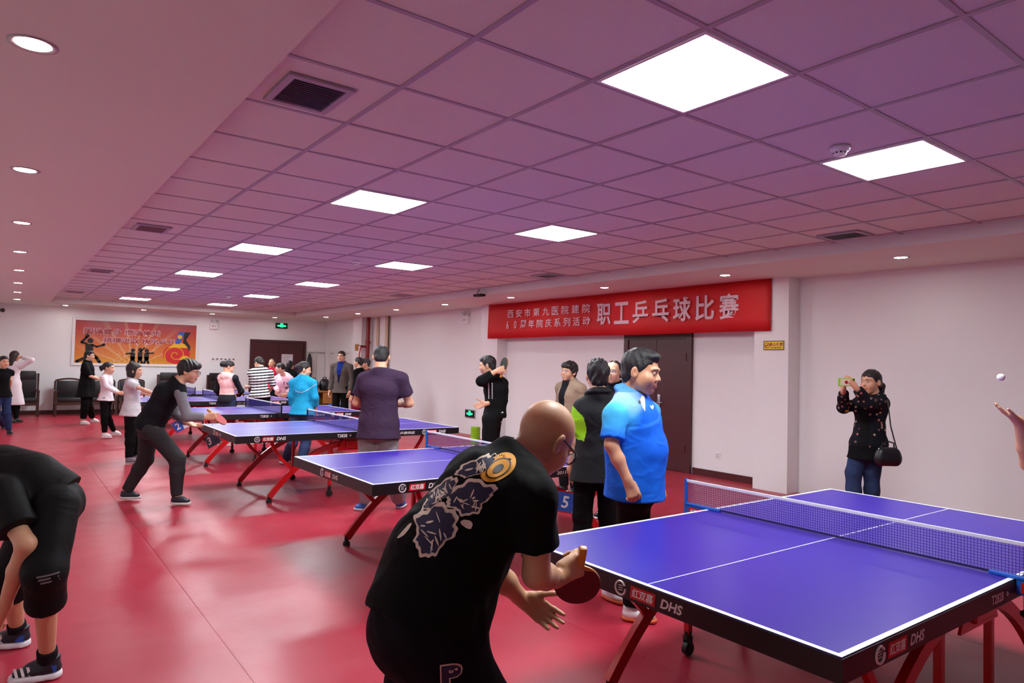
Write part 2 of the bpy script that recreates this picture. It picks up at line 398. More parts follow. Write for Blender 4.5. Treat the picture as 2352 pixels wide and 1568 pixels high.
# wall plates, sockets
for i in range(6):
    x = 4.98+0.115*i; z = 1.50+0.004*(i % 3)
    t = tag(empty('switch_plate', (x, YF, z)), 'white light switch plate, %s from the left in the row under the emergency lamp' % ['first', 'second', 'third', 'fourth', 'fifth', 'sixth'][i], 'switch', 'row of light switches on the far wall')
    MB().bbox(-0.043, 0.043, -0.012, 0, -0.043, 0.043, 0.004).build('plate', 'white_plastic', t)
    MB().bbox(-0.03, 0.03, -0.016, -0.010, 0.005, 0.033, 0.002).build('rocker', 'dark_ink', t)
t = tag(empty('wall_socket', (XW, 6.17, 0.33)), 'white socket plate low on the wall right of the maroon door', 'socket')
MB().bbox(-0.012, 0, -0.043, 0.043, -0.043, 0.043, 0.004).build('plate', 'white_plastic', t)
for a, z in ((-0.012, -0.012), (0.012, -0.012), (0, 0.012)): MB().box(-0.014, -0.011, a-0.003, a+0.003, z-0.007, z+0.007).build('slot', 'dark_slot', t)
# emergency twin lamps
def twin_lamp(loc, axis, label):
    t = tag(empty('emergency_lamp', loc, axis), label, 'emergency lamp', 'twin emergency lamps')
    MB().bbox(-0.115, 0.115, -0.075, 0, -0.15, 0.03, 0.012).build('case', 'white_plastic', t)
    MB().box(-0.05, -0.02, -0.077, -0.074, -0.08, -0.05).box(0.02, 0.03, -0.077, -0.074, -0.09, -0.05).build('indicator', 'red_ink', t)
    for s_ in (-1, 1):
        b = MB(); b.cyl((s_*0.07, -0.04, 0.03), (s_*0.07, -0.04, 0.05), 0.014); b.lathe([(0.02, 0.03), (0.045, 0.0), (0.05, -0.035), (0.048, -0.04)], (s_*0.07, -0.045, 0.085), 16, 'y'); b.build('lamp_head', 'white_plastic', t, True)
        MB().lathe([(0.001, -0.043), (0.042, -0.041), (0.042, -0.039)], (s_*0.07, -0.045, 0.085), 16, 'y').build('lamp_glass', 'grey_metal', t, True)
twin_lamp((4.96, YF, 2.55), 0, 'white twin-head emergency lamp right of the framed poster')
twin_lamp((XW, 12.95, 2.62), -PI/2, 'white twin-head emergency lamp left of the red banner')
t = tag(empty('wall_camera', (-0.12, YF, 2.62)), 'small dome camera high on the wall at the left edge', 'camera')
MB().bbox(-0.05, 0.05, -0.09, 0, -0.06, 0.06, 0.015).build('bracket', 'white_plastic', t)
MB().lathe([(0.005, -0.15), (0.035, -0.145), (0.05, -0.11), (0.052, -0.07)], (0.09, -0.02, 0.0), 16, 'y').build('dome', 'dark_slot', t, True)
# green running-man signs
def exit_sign(loc, rz, w, h, label, border=None):
    t = tag(empty('exit_sign', loc, rz), label, 'exit sign', 'green exit signs')
    MB().bbox(-w/2, w/2, -0.03, 0, -h/2, h/2, 0.004).build('case', 'exit_black', t)
    if border:
        b = MB(); q = 0.018
        b.box(-w/2-q, w/2+q, -0.022, 0, h/2, h/2+q).box(-w/2-q, w/2+q, -0.022, 0, -h/2-q, -h/2).box(-w/2-q, -w/2, -0.022, 0, -h/2, h/2).box(w/2, w/2+q, -0.022, 0, -h/2, h/2); b.build('border', 'grey_metal', t)
    b = MB(); O = (0, -0.0315, 0); U = (1, 0, 0); V = (0, 0, 1)
    s_ = h*0.42
    b.prism([(-0.62*s_, -0.6*s_), (0.62*s_, -0.6*s_), (0.62*s_, s_), (-0.62*s_, s_)], O, U, V, 0.0006)
    for k in (-1, 1): b.prism([(k*0.75*s_, -0.35*s_), (k*1.7*s_, -0.3*s_), (k*2.0*s_, 0.1*s_), (k*1.6*s_, 0.3*s_), (k*0.75*s_, 0.3*s_)][::k], O, U, V, 0.0006)
    b.build('arrow_symbol', 'exit_green', t)
    b = MB(); O = (0, -0.0335, 0)
    b.prism([(0.1*s_+0.13*s_*math.cos(a), 0.62*s_+0.13*s_*math.sin(a)) for a in np.linspace(0, 2*PI, 10)[:-1]], O, U, V, 0.0006)
    for p in ([(-0.05, .45), (.2, .45), (.12, -.05), (-.12, -.05)], [(.15, .4), (.45, .15), (.4, .05), (.1, .25)], [(-.05, .4), (-.4, .3), (-.4, .2), (-.05, .28)], [(-.12, 0), (.02, 0), (-.25, -.5), (-.42, -.45)], [(0, 0), (.14, 0), (.4, -.3), (.3, -.4)]):
        b.prism([(x*s_, y*s_) for x, y in p][::-1], O, U, V, 0.0006)
    b.build('running_figure', 'exit_black', t)
exit_sign((6.95, YF, 2.60), 0, 0.37, 0.17, 'green lit exit sign above the far double door')
exit_sign((XW, 12.72, 0.46), -PI/2, 0.36, 0.15, 'green lit exit sign low on the wall by the young man', True)
# gold no-smoking plate on the pier and a brown plate on the far pier
t = tag(empty('no_smoking_plate', (XP, 5.135, 1.915)), 'small gold no-smoking plate on the pier under the banner', 'sign')
MB().bbox(-0.008, 0, -0.15, 0.15, -0.062, 0.062, 0.002).build('plate', 'gold_plate', t)
b = MB()
for a in ((-0.148, 0.148, 0.052, 0.06), (-0.148, 0.148, -0.06, -0.052), (-0.148, -0.140, -0.052, 0.052), (0.140, 0.148, -0.052, 0.052)): b.box(-0.0095, -0.007, *a)
b.build('border', 'dark_ink', t)
b = MB(); b.tube([(-0.009, 0.095+0.034*math.cos(a), 0.034*math.sin(a)) for a in np.linspace(0, 2*PI, 25)], 0.004, 6, False)
b.tube([(-0.009, 0.072, 0.024), (-0.009, 0.118, -0.024)], 0.004, 6); b.box(-0.0095, -0.008, 0.078, 0.115, -0.004, 0.004); b.build('no_smoking_symbol', 'red_ink', t)
text_obj('禁止吸烟', 'lettering', 'red_ink', (-0.0090, -0.035, 0.014), (0, -1, 0), (0, 0, 1), t, 0.044, bold=0.02, spacing=1.15)
text_obj('NO SMOKING', 'lettering', 'dark_ink', (-0.0090, -0.035, -0.03), (0, -1, 0), (0, 0, 1), t, 0.017, bold=0.02)
t = tag(bld(lambda b: b.bbox(XP-0.012, XP, 18.22, 18.46, 1.86, 2.05, 0.004), 'brown_plate', 'desk_wood'), 'small square brown plate on the far pier', 'sign')
# red standpipe, hose valve and thin pipes in the far right corner
t = tag(empty('standpipe', (8.27, 17.88, 0)), 'dark red vertical fire pipe beside the far pier', 'pipe')
b = MB(); b.cyl((0, 0, 0.0), (0, 0, ZS), 0.057, n=20); b.build('pipe', 'pipe_red', t, True)
for z in (0.5, 2.10): MB().lathe([(0.06, -0.05), (0.075, -0.045), (0.075, 0.045), (0.06, 0.05)], (0, 0, z), 20).build('coupling', 'pipe_red', t, True)
b = MB(); b.tube([(0, 0, 1.98), (-0.10, 0.02, 1.98), (-0.20, 0.03, 1.97)], 0.032, 10); b.lathe([(0.02, -0.01), (0.06, -0.01), (0.06, 0.01), (0.02, 0.01)], (-0.21, 0.03, 2.0), 16); b.build('valve', 'pipe_red', t, True)
MB().tube([(-0.20, 0.03, 1.95), (-0.23, 0.04, 1.75), (-0.22, 0.04, 1.55), (-0.20, 0.03, 1.45)], 0.018, 8).build('strap', 'red_plate', t, True)
tag(bld(lambda b: b.cyl((8.36, 17.45, 0), (8.36, 17.45, ZS), 0.04, n=14), 'drain_pipe', 'beige_pipe', None, True), 'pale beige vertical pipe right of the red fire pipe', 'pipe')
tag(bld(lambda b: b.box(8.32, XW, 16.78, 16.92, 0, ZS), 'cable_trunking', 'beige_pipe'), 'flat beige cable trunking running up the right wall', 'trunking')
tag(bld(lambda b: b.cyl((8.345, 16.74, 0), (8.345, 16.74, ZS), 0.012, n=8), 'thin_cable_pipe', 'dark_ink'), 'thin black vertical cable pipe on the right wall', 'pipe')
tag(bld(lambda b: b.bbox(8.18, XW-0.02, 17.05, 17.35, 0.0, 1.30, 0.01), 'hydrant_cabinet', 'red_plate'), 'red hydrant cabinet behind the man in the plum shirt', 'cabinet')
# dark box and cable hanging at the soffit edge
t = tag(empty('hanging_cable_box', (6.79, 10.1, ZS)), 'small black box dangling on a cable from the right soffit edge', 'box')
MB().bbox(-0.06, 0.06, -0.11, 0.11, -0.028, 0.014, 0.006).build('case', 'rubber_black', t)
MB().tube([(0.03, 0.10, 0.0), (0.04, 0.14, 0.05), (0.08, 0.16, 0.08), (0.085, 0.13, 0.12)], 0.006, 6).build('cable', 'rubber_black', t)
# white board with coat hooks in the far corner
for nm, (xa, xb) in {'left': (7.78, 8.10), 'right': (8.11, 8.38)}.items():
    t = tag(bld(lambda b: b.bbox(xa, xb, YF-0.03, YF-0.002, 0.10, 1.86, 0.004), 'wall_board', 'white_plastic'), 'white board on the far corner wall, %s half' % nm, 'board')
for i, (x, y, ax) in enumerate([(7.93, YF-0.03, 'y'), (8.24, YF-0.03, 'y'), (8.37, 20.6, 'x'), (8.37, 19.5, 'x')]):
    t = tag(empty('coat_hook_rail', (x, y, 1.80), 0 if ax == 'y' else -PI/2), 'metal coat hook rail, %s along the far corner boards' % ['first', 'second', 'third', 'fourth'][i], 'hook rail', 'coat hook rails')
    MB().bbox(-0.13, 0.13, -0.012, 0, -0.015, 0.015, 0.003).build('rail', 'grey_metal', t)
    for q in range(4): MB().tube([(-0.1+q*0.066, -0.01, 0), (-0.1+q*0.066, -0.045, -0.01), (-0.1+q*0.066, -0.055, -0.04), (-0.1+q*0.066, -0.075, -0.03)], 0.005, 6).build('hook', 'grey_metal', t)
tag(bld(lambda b: b.bbox(8.355, 8.385, 18.66, 21.0, 0.10, 1.86, 0.004), 'wall_board', 'white_plastic'), 'white board on the right wall behind the grey blazer man', 'board')
tag(bld(lambda b: b.tube([(7.84, YF-0.10, 1.76), (7.84, YF-0.12, 1.6), (7.85, YF-0.13, 1.2), (7.84, YF-0.12, 0.95)], [0.03, 0.07, 0.085, 0.06], 10), 'hanging_jacket', 'bag_leather', None, True), 'dark jacket hanging on the hook rail beside the double door', 'jacket')
# plaster cracks and scuffs are left to the paint; the banner
t = tag(empty('banner', (XP-0.02, 8.44, 2.465)), 'long red cloth banner with pale Chinese lettering across two piers', 'banner')
V = []; n = 60
for zz in (-0.36, -0.18, 0, 0.18, 0.345):
    for i in range(n+1):
        y = -3.27+6.54*i/n
        w = 0.012*math.sin(y*3.1+0.6)+0.006*math.sin(y*7.7+zz*6)
        V.append((w-0.004, y, zz+0.004*math.sin(y*1.7)))
F = [(r*(n+1)+i, r*(n+1)+i+1, (r+1)*(n+1)+i+1, (r+1)*(n+1)+i) for r in range(4) for i in range(n)]
clo = link('cloth', MB().add(V, F).mesh('cloth'), 'banner_red', t, True)
md = clo.modifiers.new('thickness', 'SOLIDIFY'); md.thickness = 0.003
def banner_line(s, y0, y1, zc, h, bold):          # one glyph at a time, reading towards -Y
    n = len(s)
    for i, ch in enumerate(s):
        y = y0+(y1-y0)*(i+0.5)/n
        text_obj(ch, 'letter', 'banner_letter', (-0.028, y, zc), (0, -1, 0), (0, 0, 1), t, h, abs(y1-y0)/n*(0.80 if h > 0.2 else 0.72) if ch not in '60' else h*0.5, bold=bold)
banner_line('西安市第九医院建院', 2.62, 0.14, 0.12, 0.155, 0.012)
banner_line('60周年院庆系列活动', 2.70, 0.14, -0.10, 0.155, 0.012)
banner_line('职工乒乓球比赛', 0.05, -2.84, 0.0, 0.36, 0.022)
# framed poster on the far wall
PX0, PX1, PZ0, PZ1 = 1.46, 4.56, 1.27, 2.545
t = tag(empty('framed_poster', ((PX0+PX1)/2, YF, (PZ0+PZ1)/2)), 'wide white-framed red and orange table tennis poster', 'poster')
pw, ph = PX1-PX0, PZ1-PZ0
for nm, a in (('l', (-pw/2, -pw/2+0.07, -ph/2, ph/2)), ('r', (pw/2-0.07, pw/2, -ph/2, ph/2)), ('b', (-pw/2+0.07, pw/2-0.07, -ph/2, -ph/2+0.07)), ('t', (-pw/2+0.07, pw/2-0.07, ph/2-0.07, ph/2))):
    MB().bbox(a[0], a[1], -0.045, 0, a[2], a[3], 0.008).build('frame_bar', 'white_plastic', t)
nx, nz = 210, 84
X, Z = np.meshgrid(np.linspace(-pw/2+0.06, pw/2-0.06, nx), np.linspace(-ph/2+0.06, ph/2-0.06, nz))
fx, fz = (X+pw/2)/pw, (Z+ph/2)/ph
red = np.array(lin((196, 24, 22))); org = np.array(lin((232, 130, 14))); yel = np.array(lin((236, 170, 20))); drk = np.array(lin((150, 18, 24)))
q = np.clip((0.78-fz)/0.5, 0, 1)[..., None]; c = red*(1-q)+org*q
q = np.clip((0.25-fz)/0.25, 0, 1)[..., None]; c = c*(1-q)+yel*q
q = np.clip((fz-0.8)/0.2, 0, 1)[..., None]; c = c*(1-q)+drk*q
ang = np.arctan2(fz+0.02, (fx-0.47)*2.4); rr = np.hypot(fz+0.02, (fx-0.47)*2.4)
for a0, wd, st in ((0.5, .05, .5), (0.8, .06, .6), (1.15, .05, .7), (1.45, .04, .8), (1.75, .05, .7), (2.1, .06, .6), (2.45, .06, .6), (2.75, .05, .5)):
    q = (np.clip(1-np.abs(ang-a0)/wd, 0, 1)*st*np.clip(1.25-rr, 0, 1))[..., None]; c = c*(1-q)+np.array(lin((255, 226, 170)))*q
rs = np.random.RandomState(3)
q = ((rs.rand(nz, nx) > 0.93)*np.clip(1.1-rr*1.4, 0, 1))[..., None]; c = c*(1-q)+np.array((1, .95, .8))*q
Vp = np.stack([X.ravel(), np.full(X.size, -0.02), Z.ravel()], 1); I = np.arange(nx*nz).reshape(nz, nx)
Qp = np.stack([I[:-1, :-1].ravel(), I[:-1, 1:].ravel(), I[1:, 1:].ravel(), I[1:, :-1].ravel()], 1)
link('print', np_mesh('print', Vp, Qp, c.reshape(-1, 3)*0.80), 'poster_print', t)
PO = lambda a, b_, d=0.0: (a, -0.0215-d, b_)
text_obj('国球健身 增强体质', 'lettering', 'banner_letter', PO(-0.37, 0.29), (1, 0, 0), (0, 0, 1), t, 0.19, 1.85, bold=0.05)
text_obj('国球健身 增强体质', 'lettering', 'red_ink', PO(-0.37, 0.29, 0.001), (1, 0, 0), (0, 0, 1), t, 0.168, 1.82, bold=0.012)
text_obj('拼搏进取 快乐乒乓', 'lettering', 'banner_letter', PO(0.05, 0.06), (1, 0, 0), (0, 0, 1), t, 0.18, 1.80, bold=0.05)
text_obj('拼搏进取 快乐乒乓', 'lettering', 'red_ink', PO(0.05, 0.06, 0.001), (1, 0, 0), (0, 0, 1), t, 0.158, 1.77, bold=0.012)
def flat(name, m, polys, d=0.0):
    b = MB()
    for p in polys: b.add([PO(x, z, d) for x, z in p], [tuple(range(len(p)))])
    b.build(name, m, t)
circ = lambda x, z, r, n=18, sx=1.0: [(x+r*sx*math.cos(a), z+r*math.sin(a)) for a in np.linspace(0, 2*PI, n, endpoint=False)]
def limb(pts, w):
    out = []
    for (x0, z0), (x1, z1) in zip(pts[:-1], pts[1:]):
        dx, dz = x1-x0, z1-z0; l = math.hypot(dx, dz); nx_, nz_ = -dz/l*w/2, dx/l*w/2
        out += [[(x0+nx_, z0+nz_), (x0-nx_, z0-nz_), (x1-nx_, z1-nz_), (x1+nx_, z1+nz_)], circ(x1, z1, w/2, 10)]
    return out
flat('player_silhouette', 'dark_ink', [circ(-1.13, 0.03, 0.07)]+limb([(-1.15, -0.06), (-1.15, -0.3)], 0.18)+limb([(-1.2, -0.06), (-1.33, -0.02), (-1.22, 0.12)], 0.06)+limb([(-1.1, -0.07), (-0.98, -0.13), (-0.84, -0.08)], 0.05)+limb([(-1.17, -0.28), (-1.22, -0.42), (-1.42, -0.53)], 0.08)+limb([(-1.12, -0.28), (-0.98, -0.42), (-0.9, -0.54)], 0.08)+[circ(-1.2, 0.16, 0.05), circ(-0.82, -0.07, 0.04)], 0.001)
for i, x in enumerate((-0.12, 0.06, 0.22)):
    z = -0.02*(i == 1)
    flat('player_silhouette', 'dark_ink', [circ(x, -0.20-z, 0.055)]+limb([(x, -0.26-z), (x, -0.42)], 0.12)+limb([(x, -0.27-z), (x+(-0.16, 0.10, 0.17)[i], (-0.30, -0.12, -0.26)[i])], 0.04)+limb([(x, -0.4), (x-0.05, -0.54)], 0.06)+limb([(x, -0.4), (x+0.05, -0.54)], 0.06), 0.001)
flat('paddle_graphic', 'red_plate', [circ(0.98, -0.27, 0.28, 28, 1.25)], 0.001)
flat('paddle_graphic', 'yellow_sticker', [[(0.74, -0.09), (1.28, -0.09), (1.18, 0.02), (1.08, 0.06), (0.92, 0.06), (0.86, -0.02)], circ(1.20, -0.42, 0.11, 18, 1.2)], 0.002)
flat('paddle_graphic', 'sign_blue', [[(0.93, 0.02), (1.06, 0.02), (1.18, 0.36), (1.02, 0.36)]], 0.003)
flat('paddle_graphic', 'yellow_sticker', [circ(1.05, 0.22, 0.06)], 0.004)
flat('paddle_graphic', 'dark_ink', [[(1.16, 0.36), (1.34, 0.36), (1.22, 0.14), (1.14, 0.05)], [(1.14, 0.05), (1.22, 0.14), (1.34, -0.05), (1.24, -0.09)], [(1.24, -0.09), (1.34, -0.05), (1.30, -0.3), (1.2, -0.33)]], 0.0005)
b = MB(); b.tube([PO(0.96+(0.02+0.024*a)*1.15*math.cos(a), -0.29+(0.02+0.024*a)*math.sin(a), 0.001) for a in np.linspace(0, 4*PI*0.8, 60)], 0.012, 4, False); b.build('spiral_graphic', 'yellow_sticker', t)
# ---------------------------------------------------------------- table tennis tables
TL, TW, TH = 2.74, 1.525, 0.76
def shared_table():
    P = []                                         # (name, mesh, material, children)
    def part(name, b, m, kids=(), smooth=False):
        me = b.mesh(name); me.materials.append(MATS[m])
        if smooth:
            me.polygons.foreach_set('use_smooth', np.ones(len(me.polygons), bool)); me.set_sharp_from_angle(angle=math.radians(40))
        P.append((name, me, list(kids)))
    def kid(name, me, m): me.materials.append(MATS[m]); return (name, me, [])
    def tmesh(s, O, U, V, h, w=None, **kw):
        o = text_obj(s, 'lettering', None, O, U, V, None, h, w, **kw); me = o.data; bpy.data.objects.remove(o); return me
    for i in (0, 1):
        x0, x1 = (0.0, TL/2-0.002) if i == 0 else (TL/2+0.002, TL)
        part('table_half', MB().bbox(x0, x1, 0, TW, TH-0.025, TH, 0.002), 'table_blue')
        ln = MB(); e = 0.0006
        ln.box(x0, x1, 0, 0.02, TH-0.001, TH+e).box(x0, x1, TW-0.02, TW, TH-0.001, TH+e)
        xe = (0.0, 0.02) if i == 0 else (TL-0.02, TL)
        ln.box(*xe, 0.02, TW-0.02, TH-0.001, TH+e)
        xc = (0.02, x1) if i == 0 else (x0, TL-0.02)
        ln.box(*xc, TW/2-0.0025, TW/2+0.0025, TH-0.001, TH+e)
        part('court_lines', ln, 'line_white')
        ap = MB(); z0, z1 = TH-0.078, TH-0.004; o_ = 0.004
        xo = -o_ if i == 0 else TL-0.018; xo1 = 0.018 if i == 0 else TL+o_
        xa, xb = (xo1, x1) if i == 0 else (x0, xo)
        ap.box(xa, xb, -o_, 0.016, z0, z1).box(xa, xb, TW-0.016, TW+o_, z0, z1).box(xo, xo1, -o_, TW+o_, z0, z1)
        ap.box(xa, xb, 0.40, 0.44, z0+0.01, TH-0.026).box(xa, xb, TW-0.44, TW-0.40, z0+0.01, TH-0.026)
        # printing on the apron
        kids = []
        zc = TH-0.042
        def brand(O, U):
            U = np.array(U, float); O = np.array(O, float); N_ = np.cross(U, (0, 0, 1)); O = O+N_*0.0012
            b = MB(); b.tube([O+0.026*(math.cos(a)*U+math.sin(a)*np.array((0, 0, 1)))-U*0.0 for a in np.linspace(0.5, 2*PI+0.1, 28)], 0.0045, 5); kids.append(kid('ring_emblem', b.mesh('ring_emblem'), 'print_white'))
            b = MB()
            for dz in (-0.009, 0.0, 0.009): b.add([O+U*x+np.array((0, 0, z)) for x, z in ((-0.011, dz-0.002), (0.012, dz+0.001), (0.012, dz+0.004), (-0.011, dz+0.002))], [(0, 1, 2, 3)])
            kids.append(kid('emblem_marks', b.mesh('emblem_marks'), 'print_white'))
            c_ = O+U*0.115
            b = MB(); b.add([c_+U*x+np.array((0, 0, z)) for x, z in ((-0.066, -0.024), (0.060, -0.024), (0.066, 0.024), (-0.060, 0.024))], [(0, 1, 2, 3)]); kids.append(kid('red_badge', b.mesh('red_badge'), 'red_plate'))
            kids.append(kid('lettering', tmesh('红双喜', c_+N_*0.0008, U, (0, 0, 1), 0.036, 0.108, bold=0.03, shear=0.15), 'print_white'))
            kids.append(kid('lettering', tmesh('DHS', O+U*0.255, U, (0, 0, 1), 0.036, 0.105, bold=0.03, shear=0.25), 'print_white'))
        if i == 0:
            brand((-o_, TW/2+0.12, zc), (0, -1, 0))
            brand((0.22, -o_, zc), (1, 0, 0))
            kids.append(kid('lettering', tmesh('T2828', (TL/2-0.20, -o_-0.0012, zc), (1, 0, 0), (0, 0, 1), 0.036, 0.12, bold=0.02), 'print_white'))
            b = MB(); b.tube([(TL/2-0.10+0.008*math.cos(a), -o_-0.0012, zc+0.008*math.sin(a)) for a in np.linspace(0, 2*PI, 14)], 0.002, 4); kids.append(kid('ring_emblem', b.mesh('ring_emblem'), 'print_white'))
        else:
            brand((TL-0.50, -o_, zc), (1, 0, 0))
            kids.append(kid('lettering', tmesh('2011-2015 世乒赛供应', (TL-0.88, -o_-0.0012, zc), (1, 0, 0), (0, 0, 1), 0.034, 0.50, bold=0.01, shear=0.15), 'print_white'))
        part('apron', ap, 'apron_black', kids)
    # arched legs, one span on each side; braces; feet
    xc, zt, zf = TL/2, 0.615, 0.06
    def arch(x):                                   # height of the arch over the floor
        q = abs(x-xc)/(xc-0.42); return zt-(zt-zf)*q**2.2
    for y in (0.17, TW-0.17):
        pts = [(x, y, arch(x)) for x in np.linspace(0.42, TL-0.42, 33)]
        part('arched_leg', MB().bar(pts, 0.035, 0.062), 'leg_red', smooth=True)
        for s_ in (-1, 1):
            x1 = xc+s_*(xc-0.66); x0 = xc+s_*(xc-0.40)
            br = [(x0, y, TH-0.03), (x0-s_*0.05, y, 0.60), (x0-s_*0.14, y, 0.47), (x1-s_*0.03, y, arch(x1)-0.0)]
            part('brace', MB().bar(br, 0.026, 0.034), 'leg_red', smooth=True)
            xf = xc+s_*(xc-0.42)
            part('foot', MB().cyl((xf, y, 0.0), (xf, y, 0.03), 0.030, 0.028).cyl((xf, y, 0.03), (xf, y, 0.075), 0.018), 'rubber_black', smooth=True)
    # middle chassis with castors
    part('chassis_beam', MB().bbox(xc-0.10, xc+0.10, 0.10, TW-0.10, 0.56, 0.64, 0.008), 'leg_red')
    for y in (0.13, TW-0.13):
        part('side_plate', MB().prism([(xc-0.20, 0.53), (xc+0.20, 0.53), (xc+0.15, 0.63), (xc+0.08, 0.72), (xc-0.08, 0.72), (xc-0.15, 0.63)], (0, y+0.006, 0), (1, 0, 0), (0, 0, 1), 0.012), 'leg_red')
        part('sticker', MB().box(xc+0.05, xc+0.12, y-0.0075 if y < 0.5 else y+0.0065, y-0.0065 if y < 0.5 else y+0.0075, 0.555, 0.60), 'yellow_sticker')
        for s_ in (-1, 1):
            x = xc+s_*0.26
            part('post', MB().box(x-0.016, x+0.016, y+0.05-0.016, y+0.05+0.016, 0.12, TH-0.026), 'leg_red')
            part('castor', MB().lathe([(0.012, -0.016), (0.036, -0.015), (0.038, 0), (0.036, 0.015), (0.012, 0.016)], (x, y+0.05, 0.039), 18, 'y').box(x-0.012, x+0.012, y+0.026, y+0.032, 0.032, 0.11).box(x-0.012, x+0.012, y+0.068, y+0.074, 0.032, 0.11).cyl((x, y+0.05, 0.085), (x, y+0.05, 0.135), 0.020), 'rubber_black', smooth=True)
    # net set
    def net(clamp):
        Q = []
        def np_(name, b, m, kids=()):
            me = b.mesh(name); me.materials.append(MATS[m]); Q.append((name, me, list(kids)))
        y0, y1 = -0.1525, TW+0.1525; zb, ztp = TH+0.004, TH+0.1525
        np_('net_tape', MB().bbox(xc-0.004, xc+0.004, y0, y1, ztp-0.016, ztp, 0.0015), 'net_tape')
        np_('net_hem', MB().box(xc-0.0025, xc+0.0025, y0, y1, zb, zb+0.010), 'net_hem')
        b = MB(); r = 0.0008
        for y in np.arange(y0+0.012, y1, 0.0125): b.box(xc-r, xc+r, y-r, y+r, zb+0.01, ztp-0.015)
        for z in np.arange(zb+0.022, ztp-0.018, 0.0125): b.box(xc-r, xc+r, y0, y1, z-r, z+r)
        np_('net_mesh', b, 'net_cord')
        for s_ in (-1, 1):
            ye = y0 if s_ < 0 else y1; yi = 0.0 if s_ < 0 else TW
            b = MB(); b.bbox(xc-0.011, xc+0.011, min(ye, ye+s_*0.012), max(ye, ye+s_*0.012), TH-0.06, ztp+0.004, 0.003)
            ya, yb = sorted((ye, yi-s_*0.09)); b.bbox(xc-0.016, xc+0.016, ya, yb, TH+0.0008, TH+0.014, 0.003)
            ya, yb = sorted((ye, yi+s_*0.008)); b.bbox(xc-0.014, xc+0.014, ya, yb, TH-0.06, TH+0.0008, 0.003)
            kids = []
            if clamp == 'clamp_blue':
                c = MB(); yc = yi+s_*0.075; c.box(xc-0.0155, xc-0.0145, yc-0.05, yc+0.05, TH-0.05, TH-0.008)
                kids = [kid('red_badge', c.mesh('red_badge'), 'red_plate'), kid('lettering', tmesh('红双喜', (xc-0.0165, yc, TH-0.029), (0, -1, 0), (0, 0, 1), 0.026, 0.075, bold=0.03), 'print_white')]
            np_('net_post', b, clamp, kids)
            b = MB(); b.cyl((xc, yi+s_*0.035, TH-0.12), (xc, yi+s_*0.035, TH-0.06), 0.006).lathe([(0.012, 0), (0.018, 0.006), (0.018, 0.02), (0.008, 0.026)], (xc, yi+s_*0.035, TH-0.145), 12)
            np_('clamp_screw', b, 'rubber_black')
        return Q
    return P, net('clamp_blue'), net('apron_black')
TP, NB, NK = shared_table()
TABLES = [(2.02, 16.15, 0, 'k'), (2.01, 13.55, 0, 'k'), (2.00, 10.369, 0.002, 'k'), (1.988, 7.443, -0.004, 'k'), (2.012, 4.206, 0.0, 'b'), (1.983, 1.021, -0.006, 'b')]
TLAB = ['farthest purple table tennis table, in front of the framed poster wall', 'purple table tennis table, second from the far poster wall',
        'purple table behind the turquoise jacket woman, third from the far poster wall', 'purple table tennis table, third from the viewer, with the plum shirt man in front',
        'purple table tennis table, second nearest, with blue net clamps, left of the bald man', 'large foreground purple table tennis table with white lines']
NLAB = ['net of the farthest table', 'net of the table second from the far wall', 'net beside the pink jacket woman, on the third table from the far wall', 'net in front of the turquoise jacket woman, with black clamps',
        'net with blue clamps left of the bald man', 'largest net with blue clamps on the foreground table']
for (x, y, a, c), lb, nl in zip(TABLES, TLAB, NLAB):
    t = tag(empty('table_tennis_table', (x, y, 0), a), lb, 'table', 'table tennis tables')
    for nm, me, kids in TP:
        o = link(nm, me, None, t)
        for kn, km, _ in kids: link(kn, km, None, o)
    t = tag(empty('table_tennis_net', (x, y, 0), a), nl, 'net', 'table tennis nets')
    for nm, me, kids in (NB if c == 'b' else NK):
        o = link(nm, me, None, t)
        if nm == 'net_mesh': o['kind'] = 'stuff'
        for kn, km, _ in kids: link(kn, km, None, o)
# number cards hung under the tables
def number_card(num, loc, rz, tilt, w, h, label, navy=False):
    t = empty('number_card', loc, rz); t.rotation_euler = (0, tilt, rz); tag(t, label, 'card', 'table number cards')
    MB().box(-w/2, w/2, 0, 0.006, -h/2, h/2).build('card', 'sign_navy' if navy else 'paper_white', t)
    b = MB(); b.add([(x, -0.001, z) for x, z in ((-w/2, -h/2), (w*0.02, -h/2), (w*0.12, h/2), (-w/2, h/2))], [(0, 1, 2, 3)]); b.build('blue_field', 'sign_navy' if navy else 'sign_blue', t)
    text_obj(num, 'numeral', 'print_white', (-w*0.24, -0.002, 0), (1, 0, 0), (0, 0, 1), t, h*0.62, bold=0.02)
    b = MB(); b.box(w*0.14, w*0.45, -0.0015, -0.0005, -h*0.22, -h*0.14); b.build('print_line', 'dark_ink', t)
    for q in (-1, 1): MB().cyl((q*w*0.3, 0.003, h/2), (q*w*0.3, 0.003, h/2+0.14), 0.0015, n=6).build('hanger', 'rubber_black', t)
    MB().box(-w/2-0.004, w/2+0.004, -0.003, 0.007, -h/2-0.008, -h/2).box(-w/2-0.004, w/2+0.004, -0.003, 0.007, h/2, h/2+0.008).build('edge_strip', 'red_plate', t)
number_card('5', (3.874, 4.28, 0.433), -YAW+0.25, 0.20, 0.29, 0.16, 'blue and white card with number 5 under the second table')
number_card('2', (2.05, 10.42, 0.63), -YAW, -0.5, 0.24, 0.15, 'blue and white card with number 2 beside the grey vest man')
number_card('3', (2.05, 8.668, 0.60), -YAW-0.4, -0.45, 0.20, 0.15, 'dark navy card with number 3 under a table end', True)
